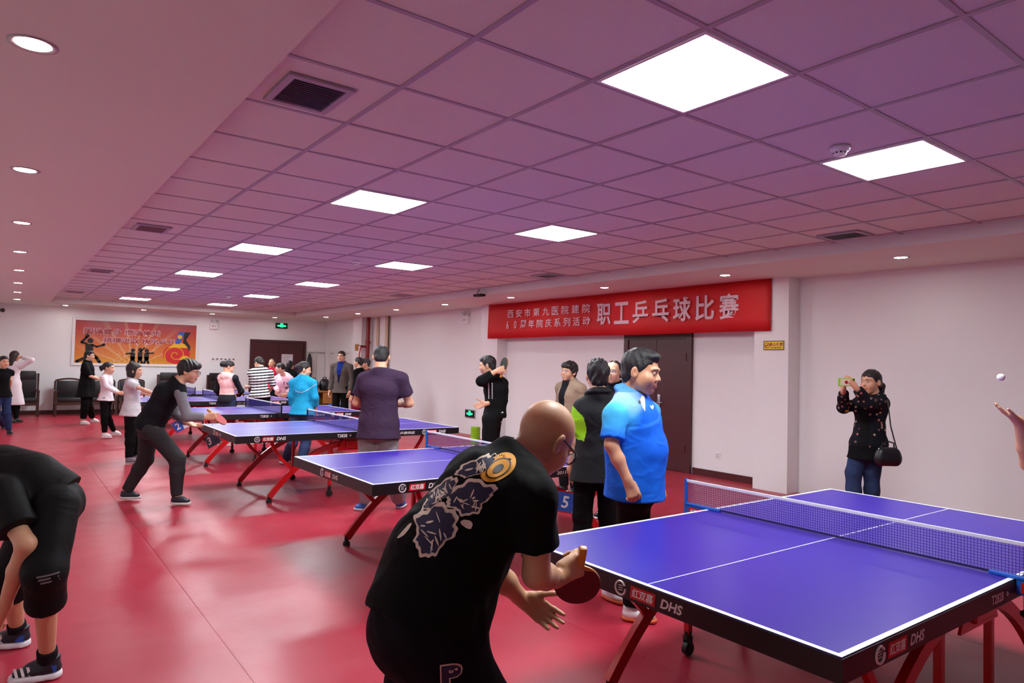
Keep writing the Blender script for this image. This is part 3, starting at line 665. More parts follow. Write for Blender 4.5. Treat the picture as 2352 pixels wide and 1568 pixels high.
# ---------------------------------------------------------------- paddles, ball
def paddle(loc, R, label, face='rubber_red', back='rubber_black', pen=False, s=1.0):
    """R columns: blade-plane side axis, handle axis (handle to blade), face normal; loc = where blade meets handle"""
    t = empty('table_tennis_paddle', tuple(loc)); t.rotation_mode = 'QUATERNION'
    t.rotation_quaternion = Matrix([[R[0][i], R[1][i], R[2][i]] for i in range(3)]).to_quaternion(); tag(t, label, 'paddle', 'table tennis paddles')
    out = [(0.076*s*math.sin(a)*(1.0), 0.078*s-0.082*s*math.cos(a)) for a in np.linspace(0.22, 2*PI-0.22, 36)]
    out += [(-0.014, -0.004), (0.014, -0.004)]
    MB().prism(out, (0, 0, -0.003), (1, 0, 0), (0, 1, 0), 0.006).build('blade', 'paddle_wood', t)
    o2 = [(x*0.985, y*0.99+0.001) for x, y in out[:-2] if y > 0.012]
    MB().prism(o2, (0, 0, 0.003), (1, 0, 0), (0, 1, 0), 0.0035).build('face_rubber', face, t)
    MB().prism(o2, (0, 0, -0.0065), (1, 0, 0), (0, 1, 0), 0.0035).build('back_rubber', back, t)
    b = MB(); L_ = 0.085 if pen else 0.10
    b.bbox(-0.0135, 0.0135, -L_, 0.012, -0.0115, 0.0115, 0.006); b.build('handle', 'paddle_wood', t, True)
    return t
def frame(side, ax):
    ax = np.array(ax, float); ax /= np.linalg.norm(ax); side = np.array(side, float); side -= ax*np.dot(side, ax); side /= np.linalg.norm(side)
    return side, ax, np.cross(side, ax)
t = tag(bld(lambda b: b.lathe([(0.02*math.sin(a)+1e-4, -0.02*math.cos(a)) for a in np.linspace(0, PI, 13)], px(2299, 866, 3.9), 20), 'table_tennis_ball', 'ball_white', None, True), 'white table tennis ball tossed above the raised hand', 'ball')
# ---------------------------------------------------------------- chairs along the far wall
def armchair(loc, rz, label, high):
    t = tag(empty('armchair', loc, rz), label, 'chair', 'chairs along the far wall')
    hb = 1.12 if high else 0.93; w = 0.30
    MB().bbox(-w+0.03, w-0.03, -0.52, 0.06, 0.36, 0.47, 0.03).build('seat', 'leather_black', t, True)
    b = MB(); n = 12; P_ = []
    b.bbox(-w+0.03, w-0.03, 0.0, 0.09, 0.45, hb-0.05, 0.03); b.build('backrest', 'leather_black', t, True)
    if not high: MB().bar([(x, 0.05, hb-0.05+0.05*(1-(x/w)**2)) for x in np.linspace(-w, w, 11)], 0.05, 0.045, (0, 1, 0)).build('top_rail', 'chair_wood', t, True)
    else: MB().bbox(-w+0.05, w-0.05, -0.02, 0.10, hb-0.22, hb, 0.03).build('head_cushion', 'leather_black', t, True)
    for s_ in (-1, 1):
        MB().box(s_*w-0.022, s_*w+0.022, -0.50, -0.455, 0, 0.62).build('leg', 'chair_wood', t)
        MB().box(s_*w-0.022, s_*w+0.022, 0.03, 0.075, 0, hb-0.06).build('leg', 'chair_wood', t)
        MB().bbox(s_*w-0.03, s_*w+0.03, -0.52, 0.04, 0.61, 0.65, 0.012).build('armrest', 'chair_wood', t, True)
        MB().box(s_*w-0.012, s_*w+0.012, -0.46, 0.04, 0.30, 0.35).build('side_rail', 'chair_wood', t)
    MB().box(-w, w, -0.49, -0.465, 0.28, 0.36).build('front_rail', 'chair_wood', t)
for x, rz, lb, hi in ((0.46, 0.0, 'high-backed black leather armchair behind the woman in white', True), (1.42, 0, 'black armchair with curved wooden top rail left of the black dress woman', False), (2.14, 0, 'black armchair with wooden rail holding a red cloth, right of the black dress woman', False),
                      (2.84, 0, 'black wooden-railed armchair between the ponytail woman and the bob-haired woman', False), (3.78, 0, 'high-backed black armchair behind the grey vest man', True), (5.06, 0.2, 'rounded black leather armchair behind the pink jacket woman', True)):
    armchair((x, YF-0.42, 0), rz, lb, hi)
tag(bld(lambda b: b.bbox(2.03, 2.25, 20.45, 20.7, 0.475, 0.56, 0.03), 'folded_cloth', 'red_plate', None, True), 'folded red cloth lying on an armchair seat', 'cloth')
# far right desk, bags, bottle, stools
t = tag(empty('wooden_desk', (6.95, 18.0, 0)), 'small light wooden desk holding dark bags in the far corner', 'desk')
MB().bbox(-0.36, 0.36, -0.28, 0.28, 0.70, 0.74, 0.006).build('desk_top', 'desk_wood', t)
for s_ in (-1, 1): MB().box(s_*0.35-0.012, s_*0.35+0.012, -0.26, 0.26, 0, 0.70).build('side_panel', 'desk_wood', t)
MB().box(-0.338, 0.338, 0.22, 0.24, 0.05, 0.70).build('back_panel', 'desk_wood', t)
dr = MB().box(0.0, 0.336, -0.27, -0.25, 0.40, 0.69).build('drawer', 'desk_wood', t); MB().bbox(0.13, 0.20, -0.285, -0.27, 0.55, 0.565, 0.003).build('knob', 'chrome', dr)
MB().box(-0.338, 0.338, -0.25, 0.22, 0.34, 0.36).build('shelf', 'desk_wood', t)
def bag(loc, s, label):
    t = tag(empty('backpack', loc), label, 'bag', 'bags on the far desk')
    b = MB(); b.lathe([(0.10*s, 0), (0.15*s, 0.02), (0.17*s, 0.12*s), (0.15*s, 0.26*s), (0.09*s, 0.34*s), (0.02, 0.36*s)], n=14); b.build('bag_body', 'bag_leather', t, True)
    MB().tube([(-0.05, 0, 0.35*s), (-0.04, 0, 0.40*s), (0.04, 0, 0.40*s), (0.05, 0, 0.35*s)], 0.012, 6).build('strap', 'bag_leather', t, True)
    MB().bbox(-0.09*s, 0.09*s, -0.19*s, -0.12*s, 0.04, 0.17*s, 0.02).build('front_pocket', 'bag_leather', t, True)
bag((6.78, 18.0, 0.74), 0.84, 'black backpack on the far desk, left one'); bag((7.08, 17.98, 0.74), 0.9, 'black backpack on the far desk, right one')
t = tag(empty('drink_bottle', (7.25, 17.85, 0.74)), 'small clear drink bottle with red label on the far desk', 'bottle')
MB().lathe([(0.028, 0), (0.032, 0.01), (0.032, 0.13), (0.012, 0.17), (0.012, 0.19)], n=14).build('bottle_body', 'bottle_clear', t, True)
MB().lathe([(0.0325, 0.03), (0.033, 0.03), (0.033, 0.08), (0.0325, 0.08)], n=14).build('bottle_label', 'red_plate', t, True)
MB().cyl((0, 0, 0.19), (0, 0, 0.205), 0.014).build('cap', 'white_plastic', t)
t = tag(empty('plastic_stool', (6.86, 16.6, 0)), 'blue plastic stool beside the grey blazer man', 'stool')
MB().bbox(-0.15, 0.15, -0.15, 0.15, 0.42, 0.45, 0.008).build('seat', 'stool_blue', t)
for sx in (-1, 1):
    for sy in (-1, 1): MB().bar([(sx*0.16, sy*0.16, 0), (sx*0.135, sy*0.135, 0.42)], 0.035, 0.035).build('leg', 'stool_blue', t)
    MB().bar([(sx*0.15, -0.15, 0.20), (sx*0.15, 0.15, 0.20)], 0.02, 0.03, (1, 0, 0)).build('stretcher', 'stool_blue', t)
g0 = px(1092, 1000, 13.4)
OR9 = ['lowest', 'second from the bottom', 'third from the bottom', 'fourth from the bottom', 'fifth from the bottom', 'sixth from the bottom', 'seventh from the bottom', 'topmost']
for i in range(8):
    t = tag(empty('plastic_basket', (g0[0], g0[1], 0.001+0.034*i)), 'lime green plastic basket by the right wall, %s of its nested stack' % OR9[i], 'basket', 'nested lime green baskets')
    MB().lathe([(0.070, 0.004), (0.074, 0.0), (0.090, 0.080), (0.098, 0.084), (0.098, 0.096), (0.092, 0.098), (0.084, 0.084), (0.068, 0.012), (0.002, 0.010)], n=20).build('basket_body', 'stool_green', t, True)
    MB().lathe([(0.0985, 0.086), (0.1005, 0.088), (0.1005, 0.092), (0.0985, 0.094)], n=20).build('rim', 'stool_green', t, True)
# ---------------------------------------------------------------- people: implicit bodies turned into meshes
A_ = lambda *p: np.array(p, np.float32)
def unit(v): v = np.asarray(v, float); return v/(np.linalg.norm(v)+1e-12)
def smin(a, b, k):
    h = np.clip(0.5+0.5*(b-a)/k, 0, 1); return b+(a-b)*h-k*h*(1-h)
def smax(a, b, k): return -smin(-a, -b, k)
class SDF:
    FAR = 0.09
    def __init__(s): s.ops = []; s.post = []; s.disp = None
    def seg(s, a, b, ra, rb=None, k=0.02, sub=False, cut=None):
        s.ops.append(('seg', np.array(a, float), np.array(b, float), ra, ra if rb is None else rb, k, sub, cut)); return s
    def eseg(s, a, b, lat, wa, da, wb, db, k=0.03, cut=None):   # elliptic section: half width along lat, half depth across
        s.ops.append(('eseg', np.array(a, float), np.array(b, float), (unit(lat), wa, da, wb, db), None, k, False, cut)); return s
    def ell(s, c, R, r, k=0.02, sub=False):                       # ellipsoid, R columns = axes
        s.ops.append(('ell', np.array(c, float), np.array(R, float), np.array(r, float), None, k, sub, None)); return s
    def bounds(s):
        lo = np.full(3, 1e9); hi = -lo
        for o in s.ops:
            if o[6]: continue
            if o[0] == 'seg': r = max(o[3], o[4]); P = [o[1], o[2]]
            elif o[0] == 'eseg': r = max(o[3][1:]); P = [o[1], o[2]]
            else: r = max(o[3]); P = [o[1]]
            for p in P: lo = np.minimum(lo, p-r-0.03); hi = np.maximum(hi, p+r+0.03)
        return lo, hi
    def field(s, lo, hi, h):
        n = np.maximum(np.ceil((hi-lo)/h).astype(int)+1, 2)
        ax = [(lo[i]+h*np.arange(n[i])).astype(np.float32) for i in range(3)]
        d = np.full(n, s.FAR, np.float32)
        for kind, a, b, p1, p2, k, sub, cut in s.ops:
            if kind == 'seg': r = max(p1, p2); P = (a, b)
            elif kind == 'eseg': r = max(p1[1:]); P = (a, b)
            else: r = max(p1); P = (a, a)
            m = r+s.FAR*0.7+k
            i0 = np.maximum(np.floor((np.minimum(*P)-m-lo)/h).astype(int), 0); i1 = np.minimum(np.ceil((np.maximum(*P)+m-lo)/h).astype(int)+1, n)
            if np.any(i1 <= i0): continue
            sl = tuple(slice(i0[q], i1[q]) for q in range(3))
            X = ax[0][sl[0]][:, None, None]; Y = ax[1][sl[1]][None, :, None]; Z = ax[2][sl[2]][None, None, :]
            if kind == 'ell':
                x, y, z = X-a[0], Y-a[1], Z-a[2]
                kk = 0
                for q in range(3): kk = kk+((x*b[0, q]+y*b[1, q]+z*b[2, q])/p1[q])**2
                kk = np.sqrt(kk)+1e-6; L = np.sqrt(x*x+y*y+z*z)
                v = L*(1-1/kk)
                v = np.where(kk < 0.3, -min(p1)*0.7, v)
            else:
                ab = b-a; l2 = max(ab @ ab, 1e-10)
                x, y, z = X-a[0], Y-a[1], Z-a[2]
                t = np.clip((x*ab[0]+y*ab[1]+z*ab[2])/l2, 0, 1)
                x = x-t*ab[0]; y = y-t*ab[1]; z = z-t*ab[2]
                if kind == 'seg': v = np.sqrt(x*x+y*y+z*z)-(p1+t*(p2-p1))
                else:
                    lt, wa, da, wb, db = p1
                    q = x*lt[0]+y*lt[1]+z*lt[2]; L2 = x*x+y*y+z*z
                    w = wa+t*(wb-wa); dd = da+t*(db-da)
                    kk = np.sqrt((q/w)**2+np.maximum(L2-q*q, 0)/dd**2)+1e-6; L = np.sqrt(L2)
                    v = np.where(kk < 0.25, -0.75*np.minimum(w, dd), L*(1-1/kk))
            if cut is not None:
                for (o_, n_) in cut: v = np.maximum(v, (X-o_[0])*n_[0]+(Y-o_[1])*n_[1]+(Z-o_[2])*n_[2])
            cur = d[sl]
            d[sl] = smax(cur, -v, k) if sub else smin(cur, v, k)
        if s.post or s.disp is not None:
            near = d < s.FAR*0.95
            idx = np.nonzero(near)
            P = np.stack([ax[q][idx[q]] for q in range(3)], 1); v = d[idx]
            if s.disp is not None: v = v+s.disp(P)
            for f in s.post: v = f(P, v)
            d[idx] = v
        return d, ax
def snets(d, lo, h):
    s = d < 0
    c = np.zeros(tuple(q-1 for q in d.shape), np.int8)
    offs = [(i, j, k) for i in (0, 1) for j in (0, 1) for k in (0, 1)]
    sh = d.shape
    for i, j, k in offs: c += s[i:sh[0]-1+i, j:sh[1]-1+j, k:sh[2]-1+k]
    act = (c > 0) & (c < 8); idx = np.argwhere(act)
    if len(idx) == 0: return np.zeros((0, 3)), np.zeros((0, 4), int)
    vid = np.full(act.shape, -1, np.int32); vid[act] = np.arange(len(idx))
    val = np.stack([d[idx[:, 0]+i, idx[:, 1]+j, idx[:, 2]+k] for i, j, k in offs], 1)
    acc = np.zeros((len(idx), 3)); cnt = np.zeros(len(idx))
    for a in range(8):
        for b in range(a+1, 8):
            oa, ob = np.array(offs[a]), np.array(offs[b])
            if np.abs(oa-ob).sum() != 1: continue
            m = (val[:, a] < 0) != (val[:, b] < 0)
            t = val[m, a]/(val[m, a]-val[m, b]); acc[m] += oa+(ob-oa)*t[:, None]; cnt[m] += 1
    V = lo+h*(idx+acc/cnt[:, None])
    Q = []
    for ax in range(3):
        u, v = [(1, 2), (2, 0), (0, 1)][ax]
        sl0 = [slice(1, -1)]*3; sl0[ax] = slice(0, -1); sl1 = list(sl0); sl1[ax] = slice(1, None)
        e = s[tuple(sl0)] != s[tuple(sl1)]; p = np.argwhere(e)
        base = p.copy(); base[:, u] += 1; base[:, v] += 1
        def cell(du, dv):
            q = base.copy(); q[:, u] += du; q[:, v] += dv; return vid[q[:, 0], q[:, 1], q[:, 2]]
        q4 = np.stack([cell(-1, -1), cell(0, -1), cell(0, 0), cell(-1, 0)], 1)
        st = s[tuple(base.T)]
        q4[~st] = q4[~st][:, ::-1]
        Q.append(q4)
    Q = np.concatenate(Q); Q = Q[(Q >= 0).all(1)]
    return V, Q
def smooth_mesh(V, Q, n=1, f=0.5):
    for _ in range(n):
        acc = np.zeros_like(V); cnt = np.zeros(len(V))
        for i in range(4):
            np.add.at(acc, Q[:, i], V[Q[:, (i+1) % 4]]+V[Q[:, (i+3) % 4]]); np.add.at(cnt, Q[:, i], 2)
        V = V+f*(acc/np.maximum(cnt, 1)[:, None]-V)
    return V
def polygonise(sdf, h, fine=(), sm=1):
    lo, hi = sdf.bounds()
    d, ax = sdf.field(lo, hi, h); V, Q = snets(d, lo, h)
    if sm: V = smooth_mesh(V, Q, sm)
    VV, QQ = [V], [Q]
    for c, r, hf in fine:
        r = np.array(r, float)*np.ones(3); l2 = np.maximum(c-r, lo); h2 = np.minimum(c+r, hi)
        ins = (np.abs(VV[0]-c) < r-h*1.3).all(1); QQ[0] = QQ[0][~ins[QQ[0]].all(1)]
        d2, _ = sdf.field(l2, h2, hf); V2, Q2 = snets(d2, l2, hf)
        if len(V2): V2 = smooth_mesh(V2, Q2, 1); VV.append(V2); QQ.append(Q2)
    n = 0; out = []
    for v, q in zip(VV, QQ): out.append(q+n); n += len(v)
    V = np.concatenate(VV); Q = np.concatenate(out)
    use = np.zeros(len(V), bool); use[Q.ravel()] = True; m = np.cumsum(use)-1
    return V[use], m[Q]
# image-angle to world direction: 0 = to the right in the photo, 90 = away from the viewer
def idir(a, pitch=0.0):
    a = math.radians(a)-YAW; p = math.radians(pitch); return np.array([math.cos(a)*math.cos(p), math.sin(a)*math.cos(p), math.sin(p)])
def head_frame(fa, pitch=0.0, roll=0.0):
    f = idir(fa, pitch); l = unit(np.cross((0, 0, 1), f)); u = np.cross(f, l)
    r = math.radians(roll); l, u = math.cos(r)*l+math.sin(r)*u, -math.sin(r)*l+math.cos(r)*u
    return np.stack([l, f, u], 1)                     # columns: left, front, up
SKIN = (222, 170, 138)
def srgb(c): return np.array(lin(c))
def add_head(s, c, R, g, sk=1.0, ears=True):
    L = lambda x, y, z: c+R @ (np.array([x, y, z])*g)
    s.ell(L(0, -.012, .028), R, np.array([.076, .096, .090])*g, .02)
    s.ell(L(0, .026, -.045), R, np.array([.060*sk, .062, .070])*g, .03)
    s.ell(L(0, .058, -.096), R, np.array([.022, .02, .018])*g, .03)
    for x in (-1, 1):
        s.ell(L(x*.036*sk, .052, -.03), R, np.array([.032, .030, .034])*g, .02)
        s.seg(L(x*.012, .087, .024), L(x*.046, .072, .022), .010*g, .008*g, .015)
        s.ell(L(x*.031, .098, .004), R, np.array([.017, .014, .011])*g, .008, sub=True)
        s.ell(L(x*.031, .0755, .003), R, np.array([.015, .0135, .011])*g, .004)
        s.seg(L(x*.011, .093, -.031), L(x*.010, .088, -.03), .0085*g, .008*g, .006)
        s.seg(L(0, .0885, -.0575), L(x*.021, .079, -.060), .0062*g, .004*g, .006)
        s.seg(L(0, .0875, -.069), L(x*.018, .079, -.067), .0072*g, .004*g, .006)
        if ears:
            s.ell(L(x*.081, -.012, -.006), R @ np.array([[.94, -.34*x, 0], [.34*x, .94, 0], [0, 0, 1]]), np.array([.010, .020, .033])*g, .006)
            s.ell(L(x*.088, -.004, -.003), R, np.array([.006, .010, .018])*g, .005, sub=True)
    s.seg(L(0, .081, .010), L(0, .0985, -.026), .007*g, .0135*g, .010)
    return s
def head_color(V, c, R, g, skin, col, hairc=(26, 22, 22), brows=True, lipc=(178, 92, 84)):
    q = (V-c) @ R/g; x, y, z = np.abs(q[:, 0]), q[:, 1], q[:, 2]
    m = np.linalg.norm(q, axis=1) < .19
    def put(mask, rgb, w=1.0): col[mask & m] = col[mask & m]*(1-w)+srgb(rgb)*w
    put((x < .055) & (y > .04) & (z < -.02) & (z > -.05) & (x > .02), (226, 140, 118), .25)
    put((x < .023) & (y > .072) & (z < -.054) & (z > -.075), lipc, .75)
    put((x < .019) & (y > .080) & (np.abs(z+.0635) < .0018), (90, 40, 40), .8)
    if brows: put((x > .013) & (x < .050) & (y > .06) & (np.abs(z-.0255+.12*(x-.03)) < .0048), hairc, .8)
    e = ((x-.031)/.0145)**2+((z-.002)/.0050)**2
    put((e < 1) & (y > .05), (206, 190, 184)); put((np.hypot(x-.031, z-.002) < .0062) & (y > .05) & (e < 1.2), (24, 16, 14))
    put((e > .8) & (e < 2.0) & (z > .004) & (y > .05), (36, 24, 22), .85)
    return col
def add_hand(s, w, d, n, side, g=1.0, curl=(20, 22, 25, 28), thumb=(35, 10), spread=1.0, k=.007):
    """w wrist, d wrist-to-finger direction, n palm normal; side 'R'/'L'"""
    d = unit(d); n = unit(n-np.dot(n, d)*d) if np.linalg.norm(np.cross(n, d)) > 1e-3 else unit(np.cross(d, (0.3, 0.2, 1)))
    t = np.cross(d, n)*(1 if side == 'R' else -1)       # towards the thumb
    P = lambda a, b, c=0.0: w+(d*a+t*b+n*c)*g
    s.seg(w-d*.02*g, P(.015, 0), .026*g, .024*g, .02)
    for b0, b1 in ((.020, .030), (.007, .010), (-.007, -.010), (-.019, -.028)):
        s.seg(P(.012, b0*.8), P(.088-abs(b1)*.25, b1), .0155*g, .0125*g, .012)
    s.seg(P(.02, .026, .010), P(.055, .030, .010), .015*g, .013*g, .012)
    for i, (b, ln) in enumerate(((.030, .074), (.010, .082), (-.010, .076), (-.028, .060))):
        p = P(.088-abs(b)*.25, b); a = 0.0; sp = b*spread*2.2
        for j, (fr, r0, r1) in enumerate(((.46, .0100, .0092), (.30, .0090, .0084), (.24, .0082, .0068))):
            a += math.radians(curl[i])*(1.0, 1.1, .7)[j]
            dr = unit(d*math.cos(a)+n*math.sin(a)+t*sp*(1 if j == 0 else .6))
            q = p+dr*ln*fr*g; s.seg(p, q, r0*g, r1*g, k if j == 0 else .004); p = q
    a = math.radians(thumb[0]); p = P(.022, .028, .006)
    d0 = unit(d*math.cos(a)+t*math.sin(a)+n*.25)
    for j, (ln, r0, r1) in enumerate(((.045, .0155, .0115), (.034, .0112, .0100), (.026, .0098, .0075))):
        dr = unit(d0+(d*.25+n*.35*math.radians(thumb[1])*j-t*.25*j*.4)); q = p+dr*ln*g; s.seg(p, q, r0*g, r1*g, .008 if j == 0 else .004); p = q
    return s
def wrinkle(seed, amp=.003, f=18.0):
    r = np.random.RandomState(seed); K = r.normal(size=(5, 3))*f*np.array([1, 1, .8]); ph = r.rand(5)*6.28
    def fn(P):
        v = 0
        w = P+0.02*np.sin(P[:, [1, 2, 0]]*9+ph[:3])
        for i in range(5): v = v+np.abs(np.sin(w @ K[i]+ph[i]))*(1 if i % 2 else -1)
        return (amp*v*0.6).astype(np.float32)
    return fn
def plane_post(o, n, k=.006):
    o = np.array(o, float); n = unit(n)
    return lambda P, v: np.maximum(v, (P-o) @ n)
HAIRC = (24, 20, 20)
class Person:
    def __init__(s, name_label, u, D, vtop, fa, female=False, build=1.0, frame=None, h=None, group=None, res=None, top_extra=0.0, skin=SKIN):
        s.D, s.fa, s.frame, s.b, s.fem = D, fa, frame, build, female
        p = px(u, vtop, D); s.h = h or (p[2]-top_extra); s.base = np.array([p[0], p[1], 0.0]); s.skin = skin
        s.res = res or (0.010 if D < 9 else 0.013 if D < 12 else 0.016)
        s.fine = 0.0045 if D < 6 else 0.006 if D < 9 else 0.0075
        s.root = empty('person', tuple(s.base)); tag(s.root, name_label, 'person', group)
        H = s.h; f = idir(fa); l = np.cross((0, 0, 1), f); s.f, s.l = f, l
        sw = .098 if female else .117; hw = .055
        B = s.base
        at = lambda x, y, z: B+l*x*H+f*y*H+np.array([0, 0, z*H])
        s.J = J = dict(hd=at(0, .018, .921), nk=at(0, -.005, .840), ch=at(0, .0, .735), bl=at(0, .004, .62), pv=at(0, 0, .535))
        for q, sg in (('L', 1), ('R', -1)):
            J['sh'+q] = at(sg*sw, -.005, .800); J['el'+q] = at(sg*(sw+.02), -.02, .625); J['wr'+q] = at(sg*(sw+.02), .03, .482)
            J['hip'+q] = at(sg*hw, 0, .515); J['kn'+q] = at(sg*(hw+.005), .01, .28); J['an'+q] = at(sg*(hw+.01), -.015, .045); J['to'+q] = at(sg*(hw+.03), .095, .02)
        s.g = H/1.70*1.0; s.hg = 1.02 if not female else .96
        s.hfa, s.hpitch, s.hroll = fa, 0.0, 0.0
        s.tw = dict(ch=(.143, .108), bl=(.130, .100), pv=(.148, .112)) if not female else dict(ch=(.116, .098), bl=(.103, .086), pv=(.146, .110))
        s.hands = {'L': dict(), 'R': dict()}; s.pc = []
    def set(s, **kw):                      # joints from pixels of a zoomed view: (x, y, depth offset)
        for k, v in kw.items():
            if len(v) == 3: ox, oy, sc = s.frame; s.J[k] = px(ox+v[0]/sc, oy+v[1]/sc, s.D+v[2])
            else: s.J[k] = np.array(v[1:], float)
        return s
    def loc(s, k, x, y, z): s.J[k] = s.base+s.l*x+s.f*y+np.array([0, 0, z]); return s
    def shift(s, names, v):
        for n in names: s.J[n] = s.J[n]+np.array(v)
    def tlat(s): return unit(s.J['shL']-s.J['shR'])
    def hlat(s): return unit(s.J['hipL']-s.J['hipR'])
    def torso(s, S_, e=0.0, k=.05, lo='pv', hang=0.0):
        J, g = s.J, s.g*s.b; tl, hl = s.tlat(), s.hlat(); ml = unit(tl+hl)
        (w1, d1), (w2, d2), (w3, d3) = s.tw['ch'], s.tw['bl'], s.tw['pv']
        up = unit(J['nk']-J['ch']); sm = (J['shL']+J['shR'])/2
        S_.eseg(J['pv'], J['bl'], hl, w3*g+e, d3*g+e, w2*g+e, d2*g+e, k)
        S_.eseg(J['bl'], J['ch'], ml, w2*g+e, d2*g+e, w1*g+e, d1*g+e, k)
        S_.eseg(J['ch'], sm-up*.03*g, tl, w1*g+e, d1*g+e, .13*g+e, .075*g+e, k)
        for q in 'LR': S_.seg(J['nk']-up*.012, J['sh'+q]-up*.012, .052*g+e, .036*g+e, .045)
    def limbs_arm(s, S_, q, e=0.0, t0=0.0, sc=1.0):
        J, g = s.J, s.g*(0.5+0.5*s.b)*(0.80 if s.fem else .95)*sc
        S_.seg(J['sh'+q]-np.array([0, 0, .018])+(J['el'+q]-J['sh'+q])*.04, J['el'+q], .047*g+e, .041*g+e, .03); S_.seg(J['el'+q], J['el'+q]*.6+J['wr'+q]*.4, .040*g+e, .040*g+e, .02); S_.seg(J['el'+q]*.6+J['wr'+q]*.4, J['wr'+q], .040*g+e, .026*g+e, .02)
    def leg(s, S_, q, e=0.0, knee=True, e2=None):
        J, g = s.J, s.g*(0.5+0.5*s.b); e2 = e if e2 is None else e2
        S_.seg(J['hip'+q], J['kn'+q], .088*g+e, .058*g+e, .04)
        m = J['kn'+q]*.68+J['an'+q]*.32; S_.seg(J['kn'+q], m, .056*g+e, .055*g+e2, .03); S_.seg(m, J['an'+q], .055*g+e2, .036*g+e2, .03)
    def headR(s): return head_frame(s.hfa, s.hpitch, s.hroll)
    def body(s, hairc=HAIRC, brows=True, ears=True, sk=1.0, tint=None, lipc=(178, 92, 84)):
        S_ = SDF(); J, g = s.J, s.g; R = s.headR(); c = J['hd']; hg = s.hg
        s.torso(S_, -.008)
        S_.seg(J['nk']-unit(c-J['nk'])*.02, c+R @ (np.array([0, -.028, -.045])*hg), .058*g*(.9 if s.fem else 1.04)*(.6+.4*s.b), .054*g*(.88 if s.fem else 1.0)*(.6+.4*s.b), .025)
        for q in 'LR':
            s.limbs_arm(S_, q); s.leg(S_, q, -.006)
            hd = s.hands[q]; w = J['wr'+q]; d = hd.get('d', unit(w-J['el'+q])); n = hd.get('n', -s.l*(1 if q == 'L' else -1))
            add_hand(S_, w+d*.01, np.array(d, float), np.array(n, float), q, hd.get('g', g*(.9 if s.fem else 1.0)), hd.get('curl', (22, 26, 30, 34)), hd.get('thumb', (30, 10)), hd.get('spread', .4))
            S_.seg(J['an'+q], J['to'+q]*.5+J['an'+q]*.5+np.array([0, 0, -.01]), .035*g, .026*g, .02)
        add_head(S_, c, R, hg, sk, ears)
        fine = [(c, .17*hg, s.fine)]+[(J['wr'+q]+unit(s.hands[q].get('d', J['wr'+q]-J['el'+q]))*.10*g, .135*g, s.hands[q].get('res', s.fine)) for q in 'LR']
        V, Q = polygonise(S_, s.res, fine)
        col = np.tile(srgb(s.skin), (len(V), 1))
        if tint: col = tint(V, col)
        col = head_color(V, c, R, hg, s.skin, col, hairc, brows, lipc)
        s.bodyV = V
        link('body', np_mesh('body', V-s.base, Q, col), 'skin', s.root, True); return s
    def add(s, name, S_, color, m='cloth', h=None, sm=1, parent=None):
        V, Q = polygonise(S_, h or s.res, (), sm)
        col = np.tile(srgb(color), (len(V), 1)) if not callable(color) else color(V)
        o = link(name, np_mesh(name, V-s.base, Q, col), m, parent or s.root, True); s.last = (V, Q); return o
    def hair(s, style='short', color=HAIRC, h=None):
        S_ = SDF(); c, R, g = s.J['hd'], s.headR(), s.hg; L = lambda x, y, z: c+R @ (np.array([x, y, z])*g)
        E = lambda x, y, z, a, b, d, k=.02: S_.ell(L(x, y, z), R, np.array([a, b, d])*g, k)
        zl = [(-.2, -.075), (-.085, -.07), (-.045, -.045), (-.02, -.01), (.015, -.008), (.035, .02), (.05, .048), (.075, .066), (.2, .074)]
        r = np.random.RandomState(int(abs(c[0]*1000)) % 9999)
        if style == 'short': E(0, -.016, .036, .084, .104, .094); E(0, .03, .083, .06, .06, .035)
        elif style == 'spiky': E(0, -.018, .038, .083, .104, .096); E(0, 0, .085, .058, .075, .038)
        elif style == 'flat': E(0, -.014, .036, .083, .104, .094); E(0, .005, .088, .064, .082, .034); E(0, .062, .090, .044, .026, .022)
        elif style == 'buzz': E(0, -.015, .033, .080, .101, .092)
        elif style == 'mop': E(0, -.018, .036, .092, .112, .098); E(0, .055, .070, .07, .045, .04); zl = [(-.2, -.09), (-.085, -.085), (-.045, -.06), (-.02, -.015), (.015, -.012), (.03, .01), (.05, .030), (.075, .044), (.2, .05)]
        elif style == 'thin': E(0, -.015, .030, .081, .100, .090); zl = [(-.2, -.075), (-.085, -.07), (-.045, -.045), (-.02, -.01), (.01, 0), (.02, .04), (.03, .085), (.05, .10), (.2, .12)]
        elif style in ('pony', 'bun', 'bigbun', 'knot'):
            E(0, -.014, .034, .083, .103, .092); zl = [(-.2, -.06), (-.085, -.055), (-.045, -.035), (-.02, -.008), (.01, -.006), (.03, .02), (.05, .042), (.075, .058), (.2, .066)]
            if style == 'pony': S_.seg(L(0, -.10, .03), L(0, -.135, .01), .030*g, .034*g, .02); S_.seg(L(0, -.135, .01), L(0, -.125, -.10), .034*g, .018*g, .02)
            if style == 'bun': E(0, -.115, .02, .046, .035, .046)
            if style == 'bigbun': E(-.01, -.125, .012, .052, .05, .06)
            if style == 'knot': E(0, -.10, -.03, .05, .035, .045)
        elif style == 'bob':
            E(0, -.016, .036, .090, .110, .094); E(0, -.035, -.05, .088, .078, .085, .03); zl = [(-.2, -.125), (-.085, -.125), (0, -.115), (.02, -.06), (.035, .02), (.05, .045), (.075, .058), (.2, .064)]
            E(.02, -.06, .12, .02, .02, .02)
        elif style == 'longback':
            E(0, -.016, .036, .088, .108, .094); S_.seg(L(0, -.06, 0), L(0, -.085, -.20), .075*g, .060*g, .03); zl = [(-.2, -.33), (-.04, -.33), (-.02, -.02), (.03, .02), (.05, .048), (.075, .062), (.2, .07)]
        elif style == 'lowpony':
